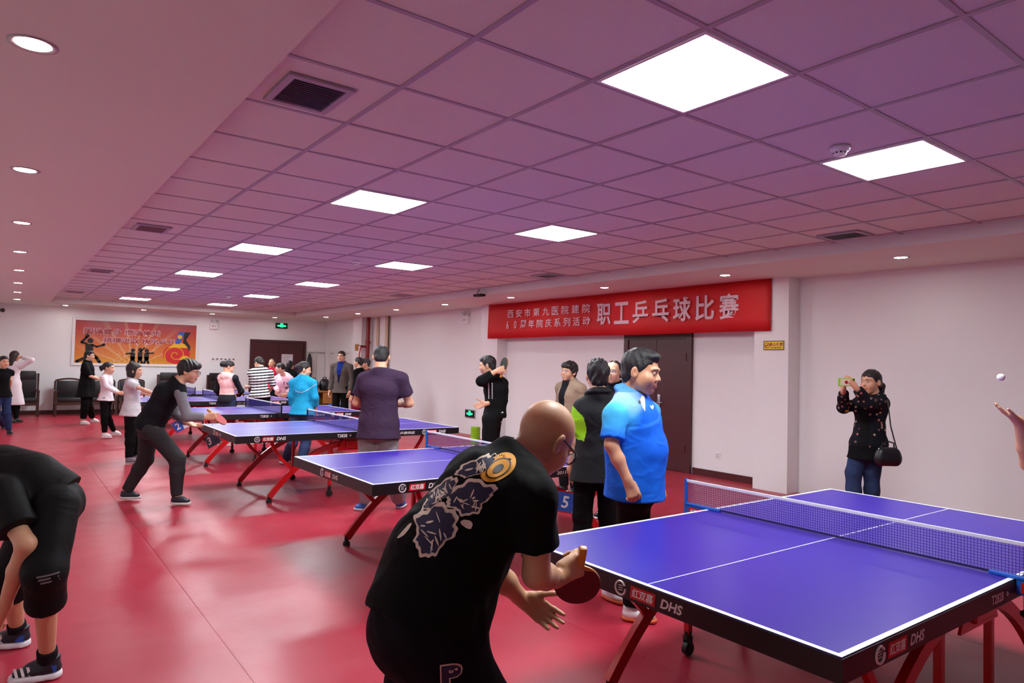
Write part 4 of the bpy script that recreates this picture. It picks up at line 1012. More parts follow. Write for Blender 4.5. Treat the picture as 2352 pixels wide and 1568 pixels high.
            E(0, -.014, .034, .084, .104, .093); E(0, -.06, -.01, .072, .055, .07); S_.seg(L(0, -.105, .0), L(.0, -.155, -.05), .034*g, .034*g, .02); S_.seg(L(0, -.155, -.05), L(.0, -.150, -.17), .034*g, .020*g, .02); zl = [(-.2, -.25), (-.07, -.25), (-.045, -.05), (-.02, -.008), (.01, -.006), (.03, .02), (.05, .042), (.075, .056), (.2, .064)]
        if style in ('short', 'spiky', 'flat', 'buzz', 'mop', 'thin', 'bun', 'knot'): E(0, -.058, -.025, .066, .050, .062, .02); zl = [(a, b-.022 if a < -.06 else b) for a, b in zl]
        xs_, zs_ = np.array([a for a, _ in zl]), np.array([b for _, b in zl])
        def cutf(P, v):
            q = (P-c) @ R/g; n = .005*np.sin(q[:, 0]*150)+.003*np.sin(q[:, 0]*330+1)
            return np.maximum(v, (np.interp(q[:, 1], xs_, zs_)+n-q[:, 2])*.8*g)
        S_.post.append(cutf)
        amp = dict(spiky=.007, mop=.006).get(style, .003)
        def strand(P):
            q = (P-c) @ R/g; return (amp*g*np.sin(q[:, 0]*110+2*np.sin(q[:, 1]*30))*np.sin(q[:, 1]*95+q[:, 2]*60)).astype(np.float32)
        S_.disp = strand
        s.add('hair', S_, color, 'hair', h or max(s.fine, .005)); return s
    def top(s, color, sleeve=.55, e=.014, name='shirt', m='cloth', hem=-.07, flare=.0, collar=None, hood=False, neck=.012, wr=.003, h=None, seed=1, cuff=.0, arms='LR', hang=None, arm_e=None):
        """sleeve: 0..1 upper arm, 1..2 down to the wrist"""
        S_ = SDF(); J, g = s.J, s.g; s.torso(S_, e)
        dn = unit(J['pv']-J['bl']); hem_o = J['pv']-dn*(hem*-1) if False else J['pv']+dn*(-hem)
        hl = s.hlat(); w3, d3 = s.tw['pv']
        if hem < -.05: flare = max(flare, np.linalg.norm(J['hipL']-J['hipR'])/2+.086*g*(.5+.5*s.b)+.042-(w3*g*s.b+e))
        S_.eseg(J['pv'], hem_o+dn*.02, hl, w3*g*s.b+e, d3*g*s.b+e, w3*g*s.b+e+flare, d3*g*s.b+e+flare, .05)
        ae = min(e, .020) if arm_e is None else arm_e
        for q in arms:
            gg = g*(0.5+0.5*s.b)*(0.80 if s.fem else .95); a, b, c = J['sh'+q]-unit(J['nk']-J['ch'])*.016, J['el'+q], J['wr'+q]
            if sleeve <= 1:
                p = a+(b-a)*sleeve; n = unit(b-a)
                S_.seg(a, p+n*.05, .046*gg+ae, .050*gg+ae+.006, .045, cut=[(p, n)])
            else:
                S_.seg(a, b, .046*gg+ae, .044*gg+ae, .045)
                p = b+(c-b)*(sleeve-1); n = unit(c-b); S_.seg(b, p+n*.04, .044*gg+ae, .034*gg+ae+cuff, .025, cut=[(p, n)])
        nd = unit(J['hd']-J['nk'])
        if collar:
            f = s.f*1.0; 
            for i in range(14):
                a0, a1 = 2*PI*i/14, 2*PI*(i+1)/14; rr = .073*g*s.b**.5
                P = lambda a: J['nk']+nd*(.018+(.012 if collar == 'stand' else 0))+(s.tlat()*math.cos(a)+np.cross(s.tlat(), nd)*math.sin(a)*1.0)*rr
                S_.seg(P(a0), P(a1), .013*g, .013*g, .008)
                if collar == 'polo': S_.seg(P(a0)-nd*.02+(P(a0)-J['nk'])*.25, P(a1)-nd*.02+(P(a1)-J['nk'])*.25, .013*g, .013*g, .012)
        if hood: 
            bk = -s.f; S_.ell(J['nk']+bk*.075*g-nd*.03*g, np.stack([s.tlat(), unit(np.cross(nd, s.tlat())), nd], 1), np.array([.10, .05, .085])*g, .02); S_.seg(J['nk']+s.tlat()*.07*g, J['nk']-s.tlat()*.07*g+bk*.02, .035*g, .035*g, .03)
        S_.disp = wrinkle(seed, wr)
        no, nk_ = J['nk']+nd*(neck+(.03 if collar else 0)), J['nk']; hr = w3*g*s.b+e+flare+.03; pv_ = J['pv']
        S_.post.append(lambda P, v: np.where(np.linalg.norm(P-nk_, axis=1) < .15*g, np.maximum(v, (P-no) @ nd), v))
        S_.post.append(lambda P, v: np.where(np.linalg.norm(np.cross(P-pv_, dn), axis=1) < hr, np.maximum(v, (P-hem_o) @ dn), v))
        return s.add(name, S_, color, m, h)
    def bottom(s, color, e=.016, e2=None, to=.96, name='trousers', m='cloth', wr=.003, seed=2, h=None, rise=.04):
        S_ = SDF(); J, g = s.J, s.g; hl = s.hlat(); w3, d3 = s.tw['pv']; up = unit(J['bl']-J['pv'])
        S_.eseg((J['hipL']+J['hipR'])/2, J['pv']+up*.04, hl, w3*g*s.b+e*.5, d3*g*s.b+e*.5, w3*g*s.b*.97+e*.4, d3*g*s.b*.97+e*.4, .05)
        gg = g*(.5+.5*s.b); e2 = e if e2 is None else e2; hc = (J['hipL']+J['hipR'])/2; kd = unit((J['knL']+J['knR'])/2-hc)
        S_.eseg(hc, hc+kd*.03, hl, w3*g*s.b*.8+e*.5, d3*g*s.b*.85+e*.4, .05, .06, .05)
        for q in 'LR':
            a, b, c = J['hip'+q], J['kn'+q], J['an'+q]; S_.seg(a, b, .086*gg+e*.6, .060*gg+e, .04)
            m_ = b*.68+c*.32; p = b+(c-b)*to; n = unit(c-b); S_.seg(b, m_, .060*gg+e, .056*gg+e2, .03, cut=[(p, n)])
            if to > .32: S_.seg(m_, p+n*.03, .056*gg+e2, .040*gg+e2, .03, cut=[(p, n)])
        S_.disp = wrinkle(seed, wr); S_.post.append(plane_post(J['pv']+up*(rise+.03), up))
        return s.add(name, S_, color, m, h)
    def skirt(s, color, top_j='bl', hem=.5, w=.22, d=.18, e=.02, name='skirt', m='cloth', seed=3, h=None):
        S_ = SDF(); J, g = s.J, s.g; a = J[top_j]; z = hem*s.h; b = np.array([J['pv'][0], J['pv'][1], z])
        w3, d3 = s.tw['pv']; S_.eseg(a, J['pv'], s.hlat(), s.tw['bl'][0]*g*s.b+e, s.tw['bl'][1]*g*s.b+e, w3*g*s.b+e, d3*g*s.b+e, .04); S_.eseg(J['pv'], b-np.array([0, 0, .05]), s.hlat(), w3*g*s.b+e, d3*g*s.b+e, w, d, .04)
        S_.disp = wrinkle(seed, .006, 14); S_.post.append(lambda P, v: np.maximum(v, z-P[:, 2])); return s.add(name, S_, color, m, h)
    def shoes(s, color, sole=(235, 235, 230), e=.0, high=False, sole_h=.022):
        for q in 'LR':
            a, t = s.J['an'+q].copy(), s.J['to'+q].copy(); g = s.g; d = t-a; tip = d[2]; d[2] = 0; L = unit(d); lt = np.cross((0, 0, 1), L)
            zb = max(0.0, min(a[2]-.075*g, 1.0)); o = np.array([a[0], a[1], zb]); hl = .135*g+e; bk = .055*g+e
            tilt = 0.0
            S_ = SDF(); P = lambda x, z, y=0: o+L*x+np.array([0, 0, z])+lt*y
            S_.eseg(P(-bk+.035, .038), P(.04, .045), lt, .036*g+e, .036, .040*g+e, .038, .02); S_.eseg(P(.03, .040), P(hl-.02, .034), lt, .042*g+e, .030, .036*g+e, .022, .02)
            S_.seg(P(0, .05), P(-.01, .10 if high else .082), .040*g+e, .040*g+e, .02); S_.seg(P(.03, .06), P(.07, .055), .03*g, .026*g, .02)
            zt = zb+.105 if high else zb+.088
            S_.post.append(lambda Pp, v, z0=zb+sole_h, z1=zt: np.maximum(v, np.maximum(z0-.004-Pp[:, 2], Pp[:, 2]-z1)))
            sh = s.add('shoe', S_, color, 'shoe_mat', min(s.res, .009))
            B_ = SDF(); B_.eseg(P(-bk+.036, .012), P(.04, .012), lt, .040*g+e, .040, .043*g+e, .04, .02); B_.eseg(P(.03, .012), P(hl-.018, .012), lt, .045*g+e, .04, .039*g+e, .034, .02)
            B_.post.append(lambda Pp, v, z0=zb, z1=zb+sole_h: np.maximum(v, np.maximum(z0-Pp[:, 2], Pp[:, 2]-z1)))
            s.add('sole', B_, sole, 'shoe_mat', min(s.res, .009), 0, sh)
        return s
    def glasses(s, m='frame_black', r=.024):
        c, R, g = s.J['hd'], s.headR(), s.hg; L = lambda x, y, z: (c+R @ (np.array([x, y, z])*g))-s.base
        b = MB(); th = .0018*g if s.D > 3 else .0026*g
        for x in (-1, 1):
            b.tube([L(x*(.034+r*math.cos(a)), .108-.012*abs(math.cos(a))*(1 if math.cos(a) > 0 else 0), .002+r*.72*math.sin(a)) for a in np.linspace(0, 2*PI, 20)], th, 5, False)
            b.tube([L(x*(.034+r), .098, .008), L(x*.074, .07, .012), L(x*.084, .0, .014), L(x*.083, -.025, .006)], th*1.3, 5)
        b.tube([L(-.012, .107, .006), L(0, .110, .009), L(.012, .107, .006)], th, 5)
        o = b.build('glasses', m, s.root)
        b = MB()
        for x in (-1, 1): b.add([L(x*(.034+r*.95*math.cos(a)), .106-.012*abs(math.cos(a))*(1 if math.cos(a) > 0 else 0), .002+r*.69*math.sin(a)) for a in np.linspace(0, 2*PI, 16, endpoint=False)], [tuple(range(16))])
        b.build('lens', 'lens', o); return s
    def decal(s, polys, m, O, U, Vd, name='print', off=.002, sub=.03, src=None):
        """flat outlines (lists of 2D points) laid onto the garment last built, cast along -N"""
        V, Q = src or s.last; N_ = unit(np.cross(U, Vd)); O, U, Vd = (np.array(q, float) for q in (O, U, Vd))
        T_ = BVHTree.FromPolygons([tuple(v) for v in V], [tuple(q) for q in Q])
        bm = bmesh.new()
        for p in polys:
            vs = [bm.verts.new((a, b_, 0)) for a, b_ in p]
            try: bm.faces.new(vs)
            except ValueError: pass
        bmesh.ops.triangulate(bm, faces=bm.faces[:])
        for _ in range(3):
            ed = [e for e in bm.edges if e.calc_length() > sub]
            if not ed: break
            bmesh.ops.subdivide_edges(bm, edges=ed, cuts=1); bmesh.ops.triangulate(bm, faces=[f for f in bm.faces if len(f.verts) > 3])
        dead = []
        for v in bm.verts:
            p = O+v.co.x*U+v.co.y*Vd; hit = T_.ray_cast(Vector(p+N_*.35), Vector(-N_), .75)
            if hit[0] is None: dead.append(v)
            else: v.co = Vector(np.array(hit[0])+N_*off-s.base)
        bmesh.ops.delete(bm, geom=dead, context='VERTS')
        me = bpy.data.meshes.new(name); bm.to_mesh(me); bm.free()
        return link(name, me, m, s.root, True)
    def text_decal(s, txt, m, O, U, Vd, height, width=None, name='print_lettering', src=None, off=.002, **kw):
        V, F = text_mesh(txt, 1.0, **kw); h = np.ptp(V[:, 1]); w = np.ptp(V[:, 0]); sy = height/h; sx = sy if width is None else width/w
        return s.decal([[tuple(V[i]*(sx, sy)) for i in f] for f in F], m, O, U, Vd, name, off, .03, src)
# ---------------------------------------------------------------- the people, from their places in the photograph
FA1, FA2, FA3, FA4, FA5, FA6, FA7 = (0, 680, 4.356), (440, 700, 4.356), (900, 700, 4.126), (1240, 760, 3.4075), (800, 880, 2.279), (0, 1000, 2.761), (1840, 800, 4.127)
FB1, FB2, FB3, FB4, FV = (0, 780, 6.535), (560, 790, 9.223), (680, 760, 7.839), (460, 780, 8.709), (240, 780, 3.92)
PEOPLE = []
def feet(p, L=None, R=None, fa=None):           # put ankles at photo pixels on the floor: (u, v) of the heel contact
    f = idir(p.fa if fa is None else fa)
    for q, a in (('L', L), ('R', R)):
        if a is None: continue
        w = on_z(a[0], a[1], 0.0); ff = idir(a[2]) if len(a) > 2 else f
        p.J['an'+q] = np.array([w[0], w[1], .08]); p.J['to'+q] = p.J['an'+q]+ff*.15*p.g+np.array([0, 0, -.05])
def decal_px(p, F, D, polys, m, name, off=.002, src=None, sub=.03, c=None):
    c = c or tuple(np.mean([q for P in polys for q in P], axis=0)); ox, oy, sc = F; k = D/FPX/sc
    O = px(ox+c[0]/sc, oy+c[1]/sc, D)
    return p.decal([[((x-c[0])*k, -(y-c[1])*k) for x, y in P] for P in polys], m, O, RT, UP, name, off, sub, src)
def inset(poly, f=.78):
    c = np.mean(poly, axis=0); return [tuple(c+(np.array(q)-c)*f) for q in poly]
def roundpoly(poly, n=3):
    for _ in range(n):
        q = []
        for a, b in zip(poly, poly[1:]+poly[:1]):
            a, b = np.array(a, float), np.array(b, float); q += [tuple(a*.75+b*.25), tuple(a*.25+b*.75)]
        poly = q
    return poly

# --- bald man in the foreground
p = Person('bald man in black printed t-shirt bending forward with a paddle, seen from behind', 1010, 2.2, 925, 25, h=1.72, frame=FA5, build=1.14, res=.008, skin=(206, 157, 118)); PEOPLE.append(p)
p.fine = .0034
p.tw = dict(ch=(.165, .115), bl=(.165, .138), pv=(.165, .142)); p.hg = 1.10
p.set(hd=(1030, 292, .14), nk=(885, 400, .08), ch=(745, 590, .03), bl=(510, 920, -.03), pv=(420, 1200, -.08), shR=(985, 585, -.13), shL=(750, 470, .22), elR=(985, 1000, -.12), wrR=(1092, 1020, .08),
      elL=(770, 985, .22), wrL=(900, 1120, .30), hipR=(420, 1270, -.17), hipL=(430, 1250, .03), knR=(740, 1830, -.10), knL=(330, 1850, .06))
for q, u, D in (('R', 1090, 2.06), ('L', 880, 2.30)):
    w = px_at_z(u, D, .08); p.J['an'+q] = w; p.J['to'+q] = w+idir(20)*.16+np.array([0, 0, -.05])
p.hfa, p.hpitch, p.hroll = 42, -36, 8
p.hands['L'] = dict(d=idir(-10, -30), n=idir(262, 20), curl=(8, 10, 14, 20), thumb=(50, -10), spread=1.6, res=.0034)
p.hands['R'] = dict(d=unit(RT*.80+UP*.30+FWD*.45), n=unit(FWD-RT*.5), curl=(60, 64, 68, 70), thumb=(4, 60), spread=.1, res=.0034)
def stub(V, col):
    q = (V-p.J['hd']) @ p.headR()/p.hg; m = (np.linalg.norm(q, axis=1) < .15) & (q[:, 2]-.35*q[:, 1] < .055) & (q[:, 1] < .03) & (q[:, 2] > -.07)
    w = (np.clip((.055-(q[:, 2]-.35*q[:, 1]))/.05, 0, 1)*np.clip((.05-q[:, 1])/.05, 0, 1)*.30)[m][:, None]; col[m] = col[m]*(1-w)+srgb((110, 94, 78))*w; return col
p.body(brows=True, tint=stub); p.glasses(r=.026)
p.top((14, 15, 15), sleeve=.62, e=.020, hem=-.03, h=.008, seed=11, wr=.005)
src = p.last
blobs = [[(556, 444), (640, 385), (730, 352), (784, 358), (782, 400), (720, 420), (650, 450), (596, 458)], [(398, 606), (470, 520), (560, 455), (592, 470), (560, 540), (500, 560), (462, 604), (420, 620)],
         [(522, 556), (590, 480), (690, 446), (786, 480), (778, 512), (722, 552), (708, 594), (640, 624), (590, 600), (540, 578)], [(366, 646), (430, 606), (520, 562), (584, 600), (608, 650), (582, 704), (524, 742), (482, 798), (428, 782), (388, 744), (402, 700)],
         [(604, 642), (630, 630), (672, 640), (664, 676), (630, 664)], [(290, 744), (322, 706), (360, 668), (368, 676), (338, 716), (306, 738)]]
def lobes(poly, amp, n, ph):                      # scalloped, brush-like edge
    q = roundpoly(poly, 3); c = np.mean(q, axis=0); m = len(q)
    return [tuple(c+(np.array(v)-c)*(1+amp*math.sin(n*2*PI*i/m+ph)+amp*.6*math.sin((2*n+1)*2*PI*i/m+2*ph))) for i, v in enumerate(q)]
decal_px(p, FA5, 2.2, [lobes(b, .07 if i < 4 else .02, 7, i) for i, b in enumerate(blobs)], 'print_cream', 'print_outline', .002, src, .014)
decal_px(p, FA5, 2.2, [lobes(inset(b, .84), .075, 7, i) for i, b in enumerate(blobs[:4])], 'print_navy', 'print_field', .0042, src, .014)
r_ = random.Random(4); strokes = []
for b in blobs[:4]:                              # brush gaps between the dark strokes
    P_ = np.array(b, float); c_ = P_.mean(0)
    for k in range(14):
        a_ = P_[r_.randrange(len(P_))]; q_ = c_+(a_-c_)*r_.uniform(.1, .62); t_ = r_.uniform(0, PI); L_ = r_.uniform(10, 36); w_ = r_.uniform(2.2, 4.5)
        dx, dy = math.cos(t_), math.sin(t_)
        strokes.append(roundpoly([(q_[0]-dx*L_-dy*w_, q_[1]-dy*L_+dx*w_), (q_[0]-dy*w_*1.5, q_[1]+dx*w_*1.5), (q_[0]+dx*L_, q_[1]+dy*L_), (q_[0]+dy*w_, q_[1]-dx*w_)], 2))
decal_px(p, FA5, 2.2, strokes, 'print_cream', 'print_strokes', .0064, src, .014)['kind'] = 'stuff'
sw = lambda rx, ry, n=26, cx=790, cy=408, rot=-.35: [(cx+rx*math.cos(a)*math.cos(rot)-ry*math.sin(a)*math.sin(rot), cy+rx*math.cos(a)*math.sin(rot)+ry*math.sin(a)*math.cos(rot)) for a in np.linspace(0, 2*PI, n, endpoint=False)]
for k, (rx, m_, o_) in enumerate(((92, 'print_orange', .0025), (66, 'dark_ink', .0045), (58, 'print_orange', .0065), (28, 'dark_ink', .0085))): decal_px(p, FA5, 2.2, [sw(rx, rx*.52)], m_, 'print_swirl', o_, src, .012)
p.bottom((17, 15, 21), e=.050, to=.30, name='shorts', seed=12, wr=.004)
src2 = p.last; kP = 2.12/FPX/2.279
O = px(800+552/2.279, 880+1462/2.279, 2.0)
p.text_decal('P', 'print_cream', O, RT, UP, 120*kP, 105*kP, src=src2, bold=.09); p.text_decal('P', 'print_navy', O, RT, UP, 106*kP, 92*kP, src=src2, off=.0035, bold=.05)
p.shoes((30, 30, 34))
sd, ax_, nn = frame(RT, -UP*.86-RT*.08+FWD*.42)
paddle(px(1326, 1340, 2.36)-ax_*.08, (sd, ax_, nn), 'wooden-handled paddle held by the bald man', 'rubber_black', 'rubber_maroon', True, 1.06)

# --- man bending down at the left edge
p = Person('man in black sportswear bending down at the left edge, head out of view', 60, 3.4, 1000, 182, h=1.72, frame=FA6, build=1.05, res=.009, skin=(206, 158, 122)); PEOPLE.append(p)
p.set(pv=(330, 400, .02), bl=(190, 285, .0), ch=(10, 250, .0), nk=(-190, 330, .0), hd=(-330, 470, .0), shL=(-10, 370, -.20), shR=(-60, 400, .20), elL=(165, 690, -.30), wrL=(25, 1090, -.22), elR=(-120, 690, .25), wrR=(-60, 1090, .2),
      hipL=(350, 450, -.10), hipR=(330, 420, .13), knL=(285, 860, -.26), anL=(300, 1385, -.14), knR=(60, 860, .10), anR=(110, 1195, .28))
p.J['anL'] = px_at_z(109, 3.33, .08); p.J['anR'] = px_at_z(40, 3.68, .08)
p.J['toL'] = p.J['anL']+idir(205)*.16+np.array([0, 0, -.05]); p.J['toR'] = p.J['anR']+idir(190)*.16+np.array([0, 0, -.05])
p.hfa, p.hpitch = 182, -50
p.hands['L'] = dict(d=idir(190, -60), curl=(40, 45, 50, 55))
p.body(); p.hair('short')
p.top((14, 15, 15), sleeve=.72, e=.022, hem=-.02, seed=21, m='sport_cloth', arm_e=.03)
decal_px(p, FA6, 3.2, [[(0, 380), (22, 396), (128, 588), (96, 608)], ], 'print_grey', 'sleeve_stripe', .003)
decal_px(p, FA6, 3.2, [[(-20, 440), (-4, 440), (70, 610), (45, 622)]], 'print_grey', 'sleeve_stripe', .003)
p.bottom((13, 14, 15), e=.026, e2=.02, to=.36, name='capri_trousers', m='sport_cloth', seed=22)
for k in range(3): decal_px(p, FA6, 3.1, [[(285+k*8, 868+k*22), (372, 864+k*22), (372, 874+k*22), (283+k*8, 880+k*22)]], 'print_grey', 'trouser_stripe', .003)
p.shoes((20, 22, 34), (232, 234, 238), e=.006, high=True, sole_h=.034)
for q in 'LR':
    a, L_ = p.J['an'+q], unit((p.J['to'+q]-p.J['an'+q])*np.array([1, 1, 0])); sd_ = np.array([0, 0, 1]); zb = a[2]-.075*p.g
    S_ = SDF(); S_.seg(a+np.array([0, 0, .0]), a+(p.J['kn'+q]-a)*.14, .043*p.g, .044*p.g); S_.post.append(plane_post(a+(p.J['kn'+q]-a)*.15, p.J['kn'+q]-a)); p.add('sock', S_, (30, 30, 34), 'cloth', .008)
    sgn = 1 if q == 'L' else -1; lt_ = np.cross((0, 0, 1), L_); N2 = unit(-FWD*np.array([1, 1, 0]))
    b = MB()
    for i in range(3):
        o_ = np.array([a[0], a[1], zb])+L_*(.045+.026*i)+N2*.052-p.base
        b.add([o_+L_*x+np.array([0, 0, z])+N2*dz for x, z, dz in ((-.012, .036, 0), (.0, .036, 0), (.018, .075, -.012), (.006, .075, -.012))], [(0, 1, 2, 3)])
    b.build('shoe_stripe', 'print_white', p.root)
    b = MB(); o_ = np.array([a[0], a[1], zb])-L_*.035+N2*.048-p.base; b.add([o_+L_*x+np.array([0, 0, z]) for x, z in ((-.03, .036), (.02, .036), (-.01, .07), (-.03, .07))], [(0, 1, 2, 3)]); b.build('heel_patch', 'sign_blue', p.root)

# --- man in dark vest with paddle
p = Person('man in dark vest over grey sleeves leaning forward to serve with a paddle', 350, 7.3, 822, 15, h=1.74, frame=FV, skin=(222, 170, 138)); PEOPLE.append(p)
p.set(hd=(765, 285, .03), nk=(668, 372, .0), ch=(575, 490, .0), bl=(480, 640, .0), pv=(405, 770, .0), shR=(690, 470, -.17), shL=(620, 420, .17), elR=(745, 690, -.24), wrR=(905, 700, -.16), elL=(650, 660, .24), wrL=(745, 745, .16),
      hipR=(420, 800, -.09), hipL=(400, 800, .10), knR=(655, 1075, -.06), anR=(650, 1412, -.05), knL=(370, 1075, .14), anL=(195, 1365, .13))
p.J['toR'] = p.J['anR']+idir(0)*.16+np.array([0, 0, -.05]); p.J['toL'] = p.J['anL']+idir(8)*.16+np.array([0, 0, -.05])
p.hfa, p.hpitch = 8, -12
p.hands['R'] = dict(d=idir(10, 6), n=idir(100, 0), curl=(66, 68, 70, 72), thumb=(4, 60)); p.hands['L'] = dict(d=idir(0, -25), n=(0, 0, 1), curl=(15, 18, 20, 22))
p.body(); p.hair('mop'); p.glasses()
p.top((128, 128, 134), sleeve=1.92, e=.010, hem=-.05, seed=31)
p.top((27, 29, 33), sleeve=.05, e=.024, hem=-.04, name='vest', arms='', seed=32)
p.bottom((54, 54, 56), e=.018, e2=.014, seed=33); p.shoes((28, 32, 46), (225, 225, 220))
sd, ax_, nn = frame(idir(80), RT*.72-UP*.66+FWD*.2); paddle(px(240+985/3.92, 780+672/3.92, 7.2), (sd, ax_, nn), 'paddle held by the man in the dark vest', 'rubber_black', 'rubber_red', True)

# --- women and bystanders on the left
p = Person('woman with bob hair in light grey t-shirt reaching towards a table', 306, 10.1, 828, 22, True, frame=FV, top_extra=.03); PEOPLE.append(p)
p.set(elR=(365, 455, -.18), wrR=(470, 492, -.05), elL=(330, 470, .25), wrL=(440, 500, .25)); feet(p, (312, 1060, 25), (296, 1066, 15)); p.hands['R'] = dict(d=idir(10, 0)); p.hands['L'] = dict(d=idir(10, 0))
p.body(); p.hair('bob'); p.top((206, 204, 208), sleeve=.5, hem=-.10, e=.02, seed=41); p.bottom((12, 12, 14), e=.016, seed=42); p.shoes((120, 110, 116), (150, 145, 148))
p = Person('short ponytail woman in white long-sleeved top and black leggings', 247, 12.95, 830, 12, True, frame=FA1, top_extra=.01); PEOPLE.append(p)
p.set(elR=(1068, 905, -.20), wrR=(1178, 968, -.14), elL=(1100, 900, .2), wrL=(1190, 970, .15)); feet(p, (262, 1001, 8), (240, 1007, 8)); p.hands['R'] = dict(d=idir(0, -10)); p.hands['L'] = dict(d=idir(0, -10))
p.body(); p.hair('pony'); p.top((232, 222, 226), sleeve=1.9, hem=-.06, e=.014, seed=43); p.bottom((14, 14, 15), e=.008, seed=44, to=.9); p.shoes((225, 220, 220), (235, 232, 230), e=.008)
sd, ax_, nn = frame(idir(90), RT*.8-UP*.35); paddle(px(1235/4.356, 680+975/4.356, 12.85), (sd, ax_, nn), 'dark paddle held by the ponytail woman in white', 'rubber_black', 'rubber_red')
p = Person('short-haired woman in loose black tunic with white flat shoes', 203, 15.35, 802, 15, True, frame=FA1, build=1.08, top_extra=.015); PEOPLE.append(p)
p.set(elR=(905, 800, -.2), wrR=(1000, 832, -.1), elL=(920, 800, .2), wrL=(1010, 835, .1)); feet(p, (213, 970, 6), (190, 975, 6)); p.hands['R'] = dict(d=idir(0, 0)); p.hands['L'] = dict(d=idir(0, 0))
p.body(); p.hair('short'); p.top((15, 15, 17), sleeve=.95, e=.02, hem=-.02, seed=45, collar='stand'); p.skirt((15, 15, 17), 'ch', .37, .30, .20, .03, 'tunic_skirt'); p.bottom((12, 12, 14), e=.02, seed=46, to=.85); p.shoes((228, 224, 220), (230, 226, 222))
tag(bld(lambda b: b.lathe([(.02*math.sin(a)+1e-4, -.02*math.cos(a)) for a in np.linspace(0, PI, 9)], px(1003/4.356, 680+813/4.356, 15.25), 12), 'table_tennis_ball', 'print_orange', None, True), 'small orange ball held by the woman in the black tunic', 'ball')
p = Person('woman in black t-shirt and blue jeans at the left edge', 8, 12.95, 815, -28, True, frame=FB1, top_extra=.015); PEOPLE.append(p)
p.set(elR=(-60, 620, -.1), wrR=(-20, 760, .1), elL=(160, 600, .1), wrL=(150, 720, .2)); feet(p, (20, 998, -35), (8, 985, -60))
p.body(); p.hair('bun'); p.top((14, 13, 15), sleeve=.45, e=.014, hem=-.07, seed=47); p.bottom((44, 58, 96), e=.014, seed=48); p.shoes((22, 22, 24), (60, 60, 64))
p = Person('long-haired woman in white coat raising an arm to her head, seen from behind', 33, 15.4, 803, 90, True, frame=FB1, top_extra=.015); PEOPLE.append(p)
p.set(elR=(478, 305, .05), wrR=(318, 258, .08), elL=(120, 640, .1), wrL=(140, 760, .25), shR=(318, 388, 0)); feet(p, (22, 972, 60), (36, 970, 50)); p.hands['R'] = dict(d=unit(-RT*.95-UP*.2), n=-RT)
p.body(); p.hair('longback', (44, 24, 24)); p.top((238, 230, 234), sleeve=1.85, e=.02, hem=-.02, name='coat', seed=49); p.skirt((238, 230, 234), 'bl', .245, .28, .18, .025, 'coat_skirt'); p.bottom((15, 15, 17), e=.010, seed=50); p.shoes((20, 20, 20), (20, 20, 20))

# --- group around the far tables
def zone(s_, lims):                                 # colour by height along the torso
    def f(V):
        t = ((V-s_.J['pv']) @ unit(s_.J['nk']-s_.J['pv']))/np.linalg.norm(s_.J['nk']-s_.J['pv']); c = np.tile(srgb(lims[0][1]), (len(V), 1))
        for a, rgb in lims: c[t > a] = srgb(rgb)
        return c
    return f
p = Person('ponytail woman in pink and black jacket, seen from behind', 524, 12.3, 826, 78, True, frame=FA2, top_extra=.01); PEOPLE.append(p)
p.hfa, p.hpitch = 30, -22; p.set(elR=(495, 860, .1), wrR=(470, 900, .35), elL=(250, 850, .1), wrL=(285, 900, .35))
def pinkcol(V, p=p):
    t = V[:, 2]; lat = np.abs((V-p.J['ch']) @ p.tlat()); c = np.tile(srgb((242, 190, 186)), (len(V), 1)); c[(t < p.J['bl'][2]-.03) | (lat > .150)] = srgb((38, 40, 46)); return c
p.body(); p.hair('bigbun'); p.top(pinkcol, sleeve=1.9, e=.024, hem=-.05, hood=True, name='jacket', seed=51, wr=.006, h=.008); p.bottom((48, 58, 84), e=.016, seed=52); p.shoes((230, 230, 230))
p = Person('woman in black and white striped top with hair tied back', 600, 12.65, 813, 112, True, frame=FB4, build=1.05, top_extra=.01); PEOPLE.append(p)
p.hfa, p.hpitch = 150, -30; p.set(elL=(1060, 920, .08), wrL=(930, 945, .3), elR=(1450, 880, .1), wrR=(1420, 980, .3))
p.J['nk'] = p.J['nk']+idir(112)*.05; p.J['hd'] = p.J['hd']+idir(130)*.09-np.array([0, 0, .03])
def stripes(V, p=p):
    z = V[:, 2]+.10*((V-p.J['ch']) @ p.tlat()); c = np.tile(srgb((236, 232, 234)), (len(V), 1)); q = np.mod(z, .052); w = np.clip(np.minimum(q, .025-q)/.004+.5, 0, 1)[:, None]; return c*(1-w)+srgb((22, 22, 26))*w
p.body(); p.hair('knot', (30, 24, 24)); p.top(stripes, sleeve=1.1, e=.028, hem=-.03, name='striped_top', seed=53, h=.0065, cuff=.01); p.bottom((11, 11, 14), e=.02, seed=54, rise=.10); p.shoes((40, 40, 40))
p = Person('girl with glasses in pale pink hoodie leaning over a table', 655, 14.9, 831, 215, True, frame=FB4, h=1.60); PEOPLE.append(p)
p.set(hd=(1592, 575, -.2), nk=(1650, 690, -.02), ch=(1660, 830, 0), bl=(1680, 980, .08), pv=(1690, 1080, .15), shR=(1530, 770, .03), shL=(1800, 770, -.03), elR=(1490, 930, .0), wrR=(1560, 1040, -.15), elL=(1860, 930, -.08), wrL=(1720, 1090, -.2), hipR=(1640, 1120, .17), hipL=(1750, 1120, .13))
for q, x in (('R', .09), ('L', -.09)): h_ = p.J['hip'+q]; p.J['kn'+q] = np.array([h_[0], h_[1], .42])+idir(215)*.05; p.J['an'+q] = np.array([h_[0], h_[1], .08]); p.J['to'+q] = p.J['an'+q]+idir(225)*.15+np.array([0, 0, -.05])
p.hfa, p.hpitch = 200, -8; p.hands['L'] = dict(d=idir(200, -20)); p.hands['R'] = dict(d=idir(250, -30))
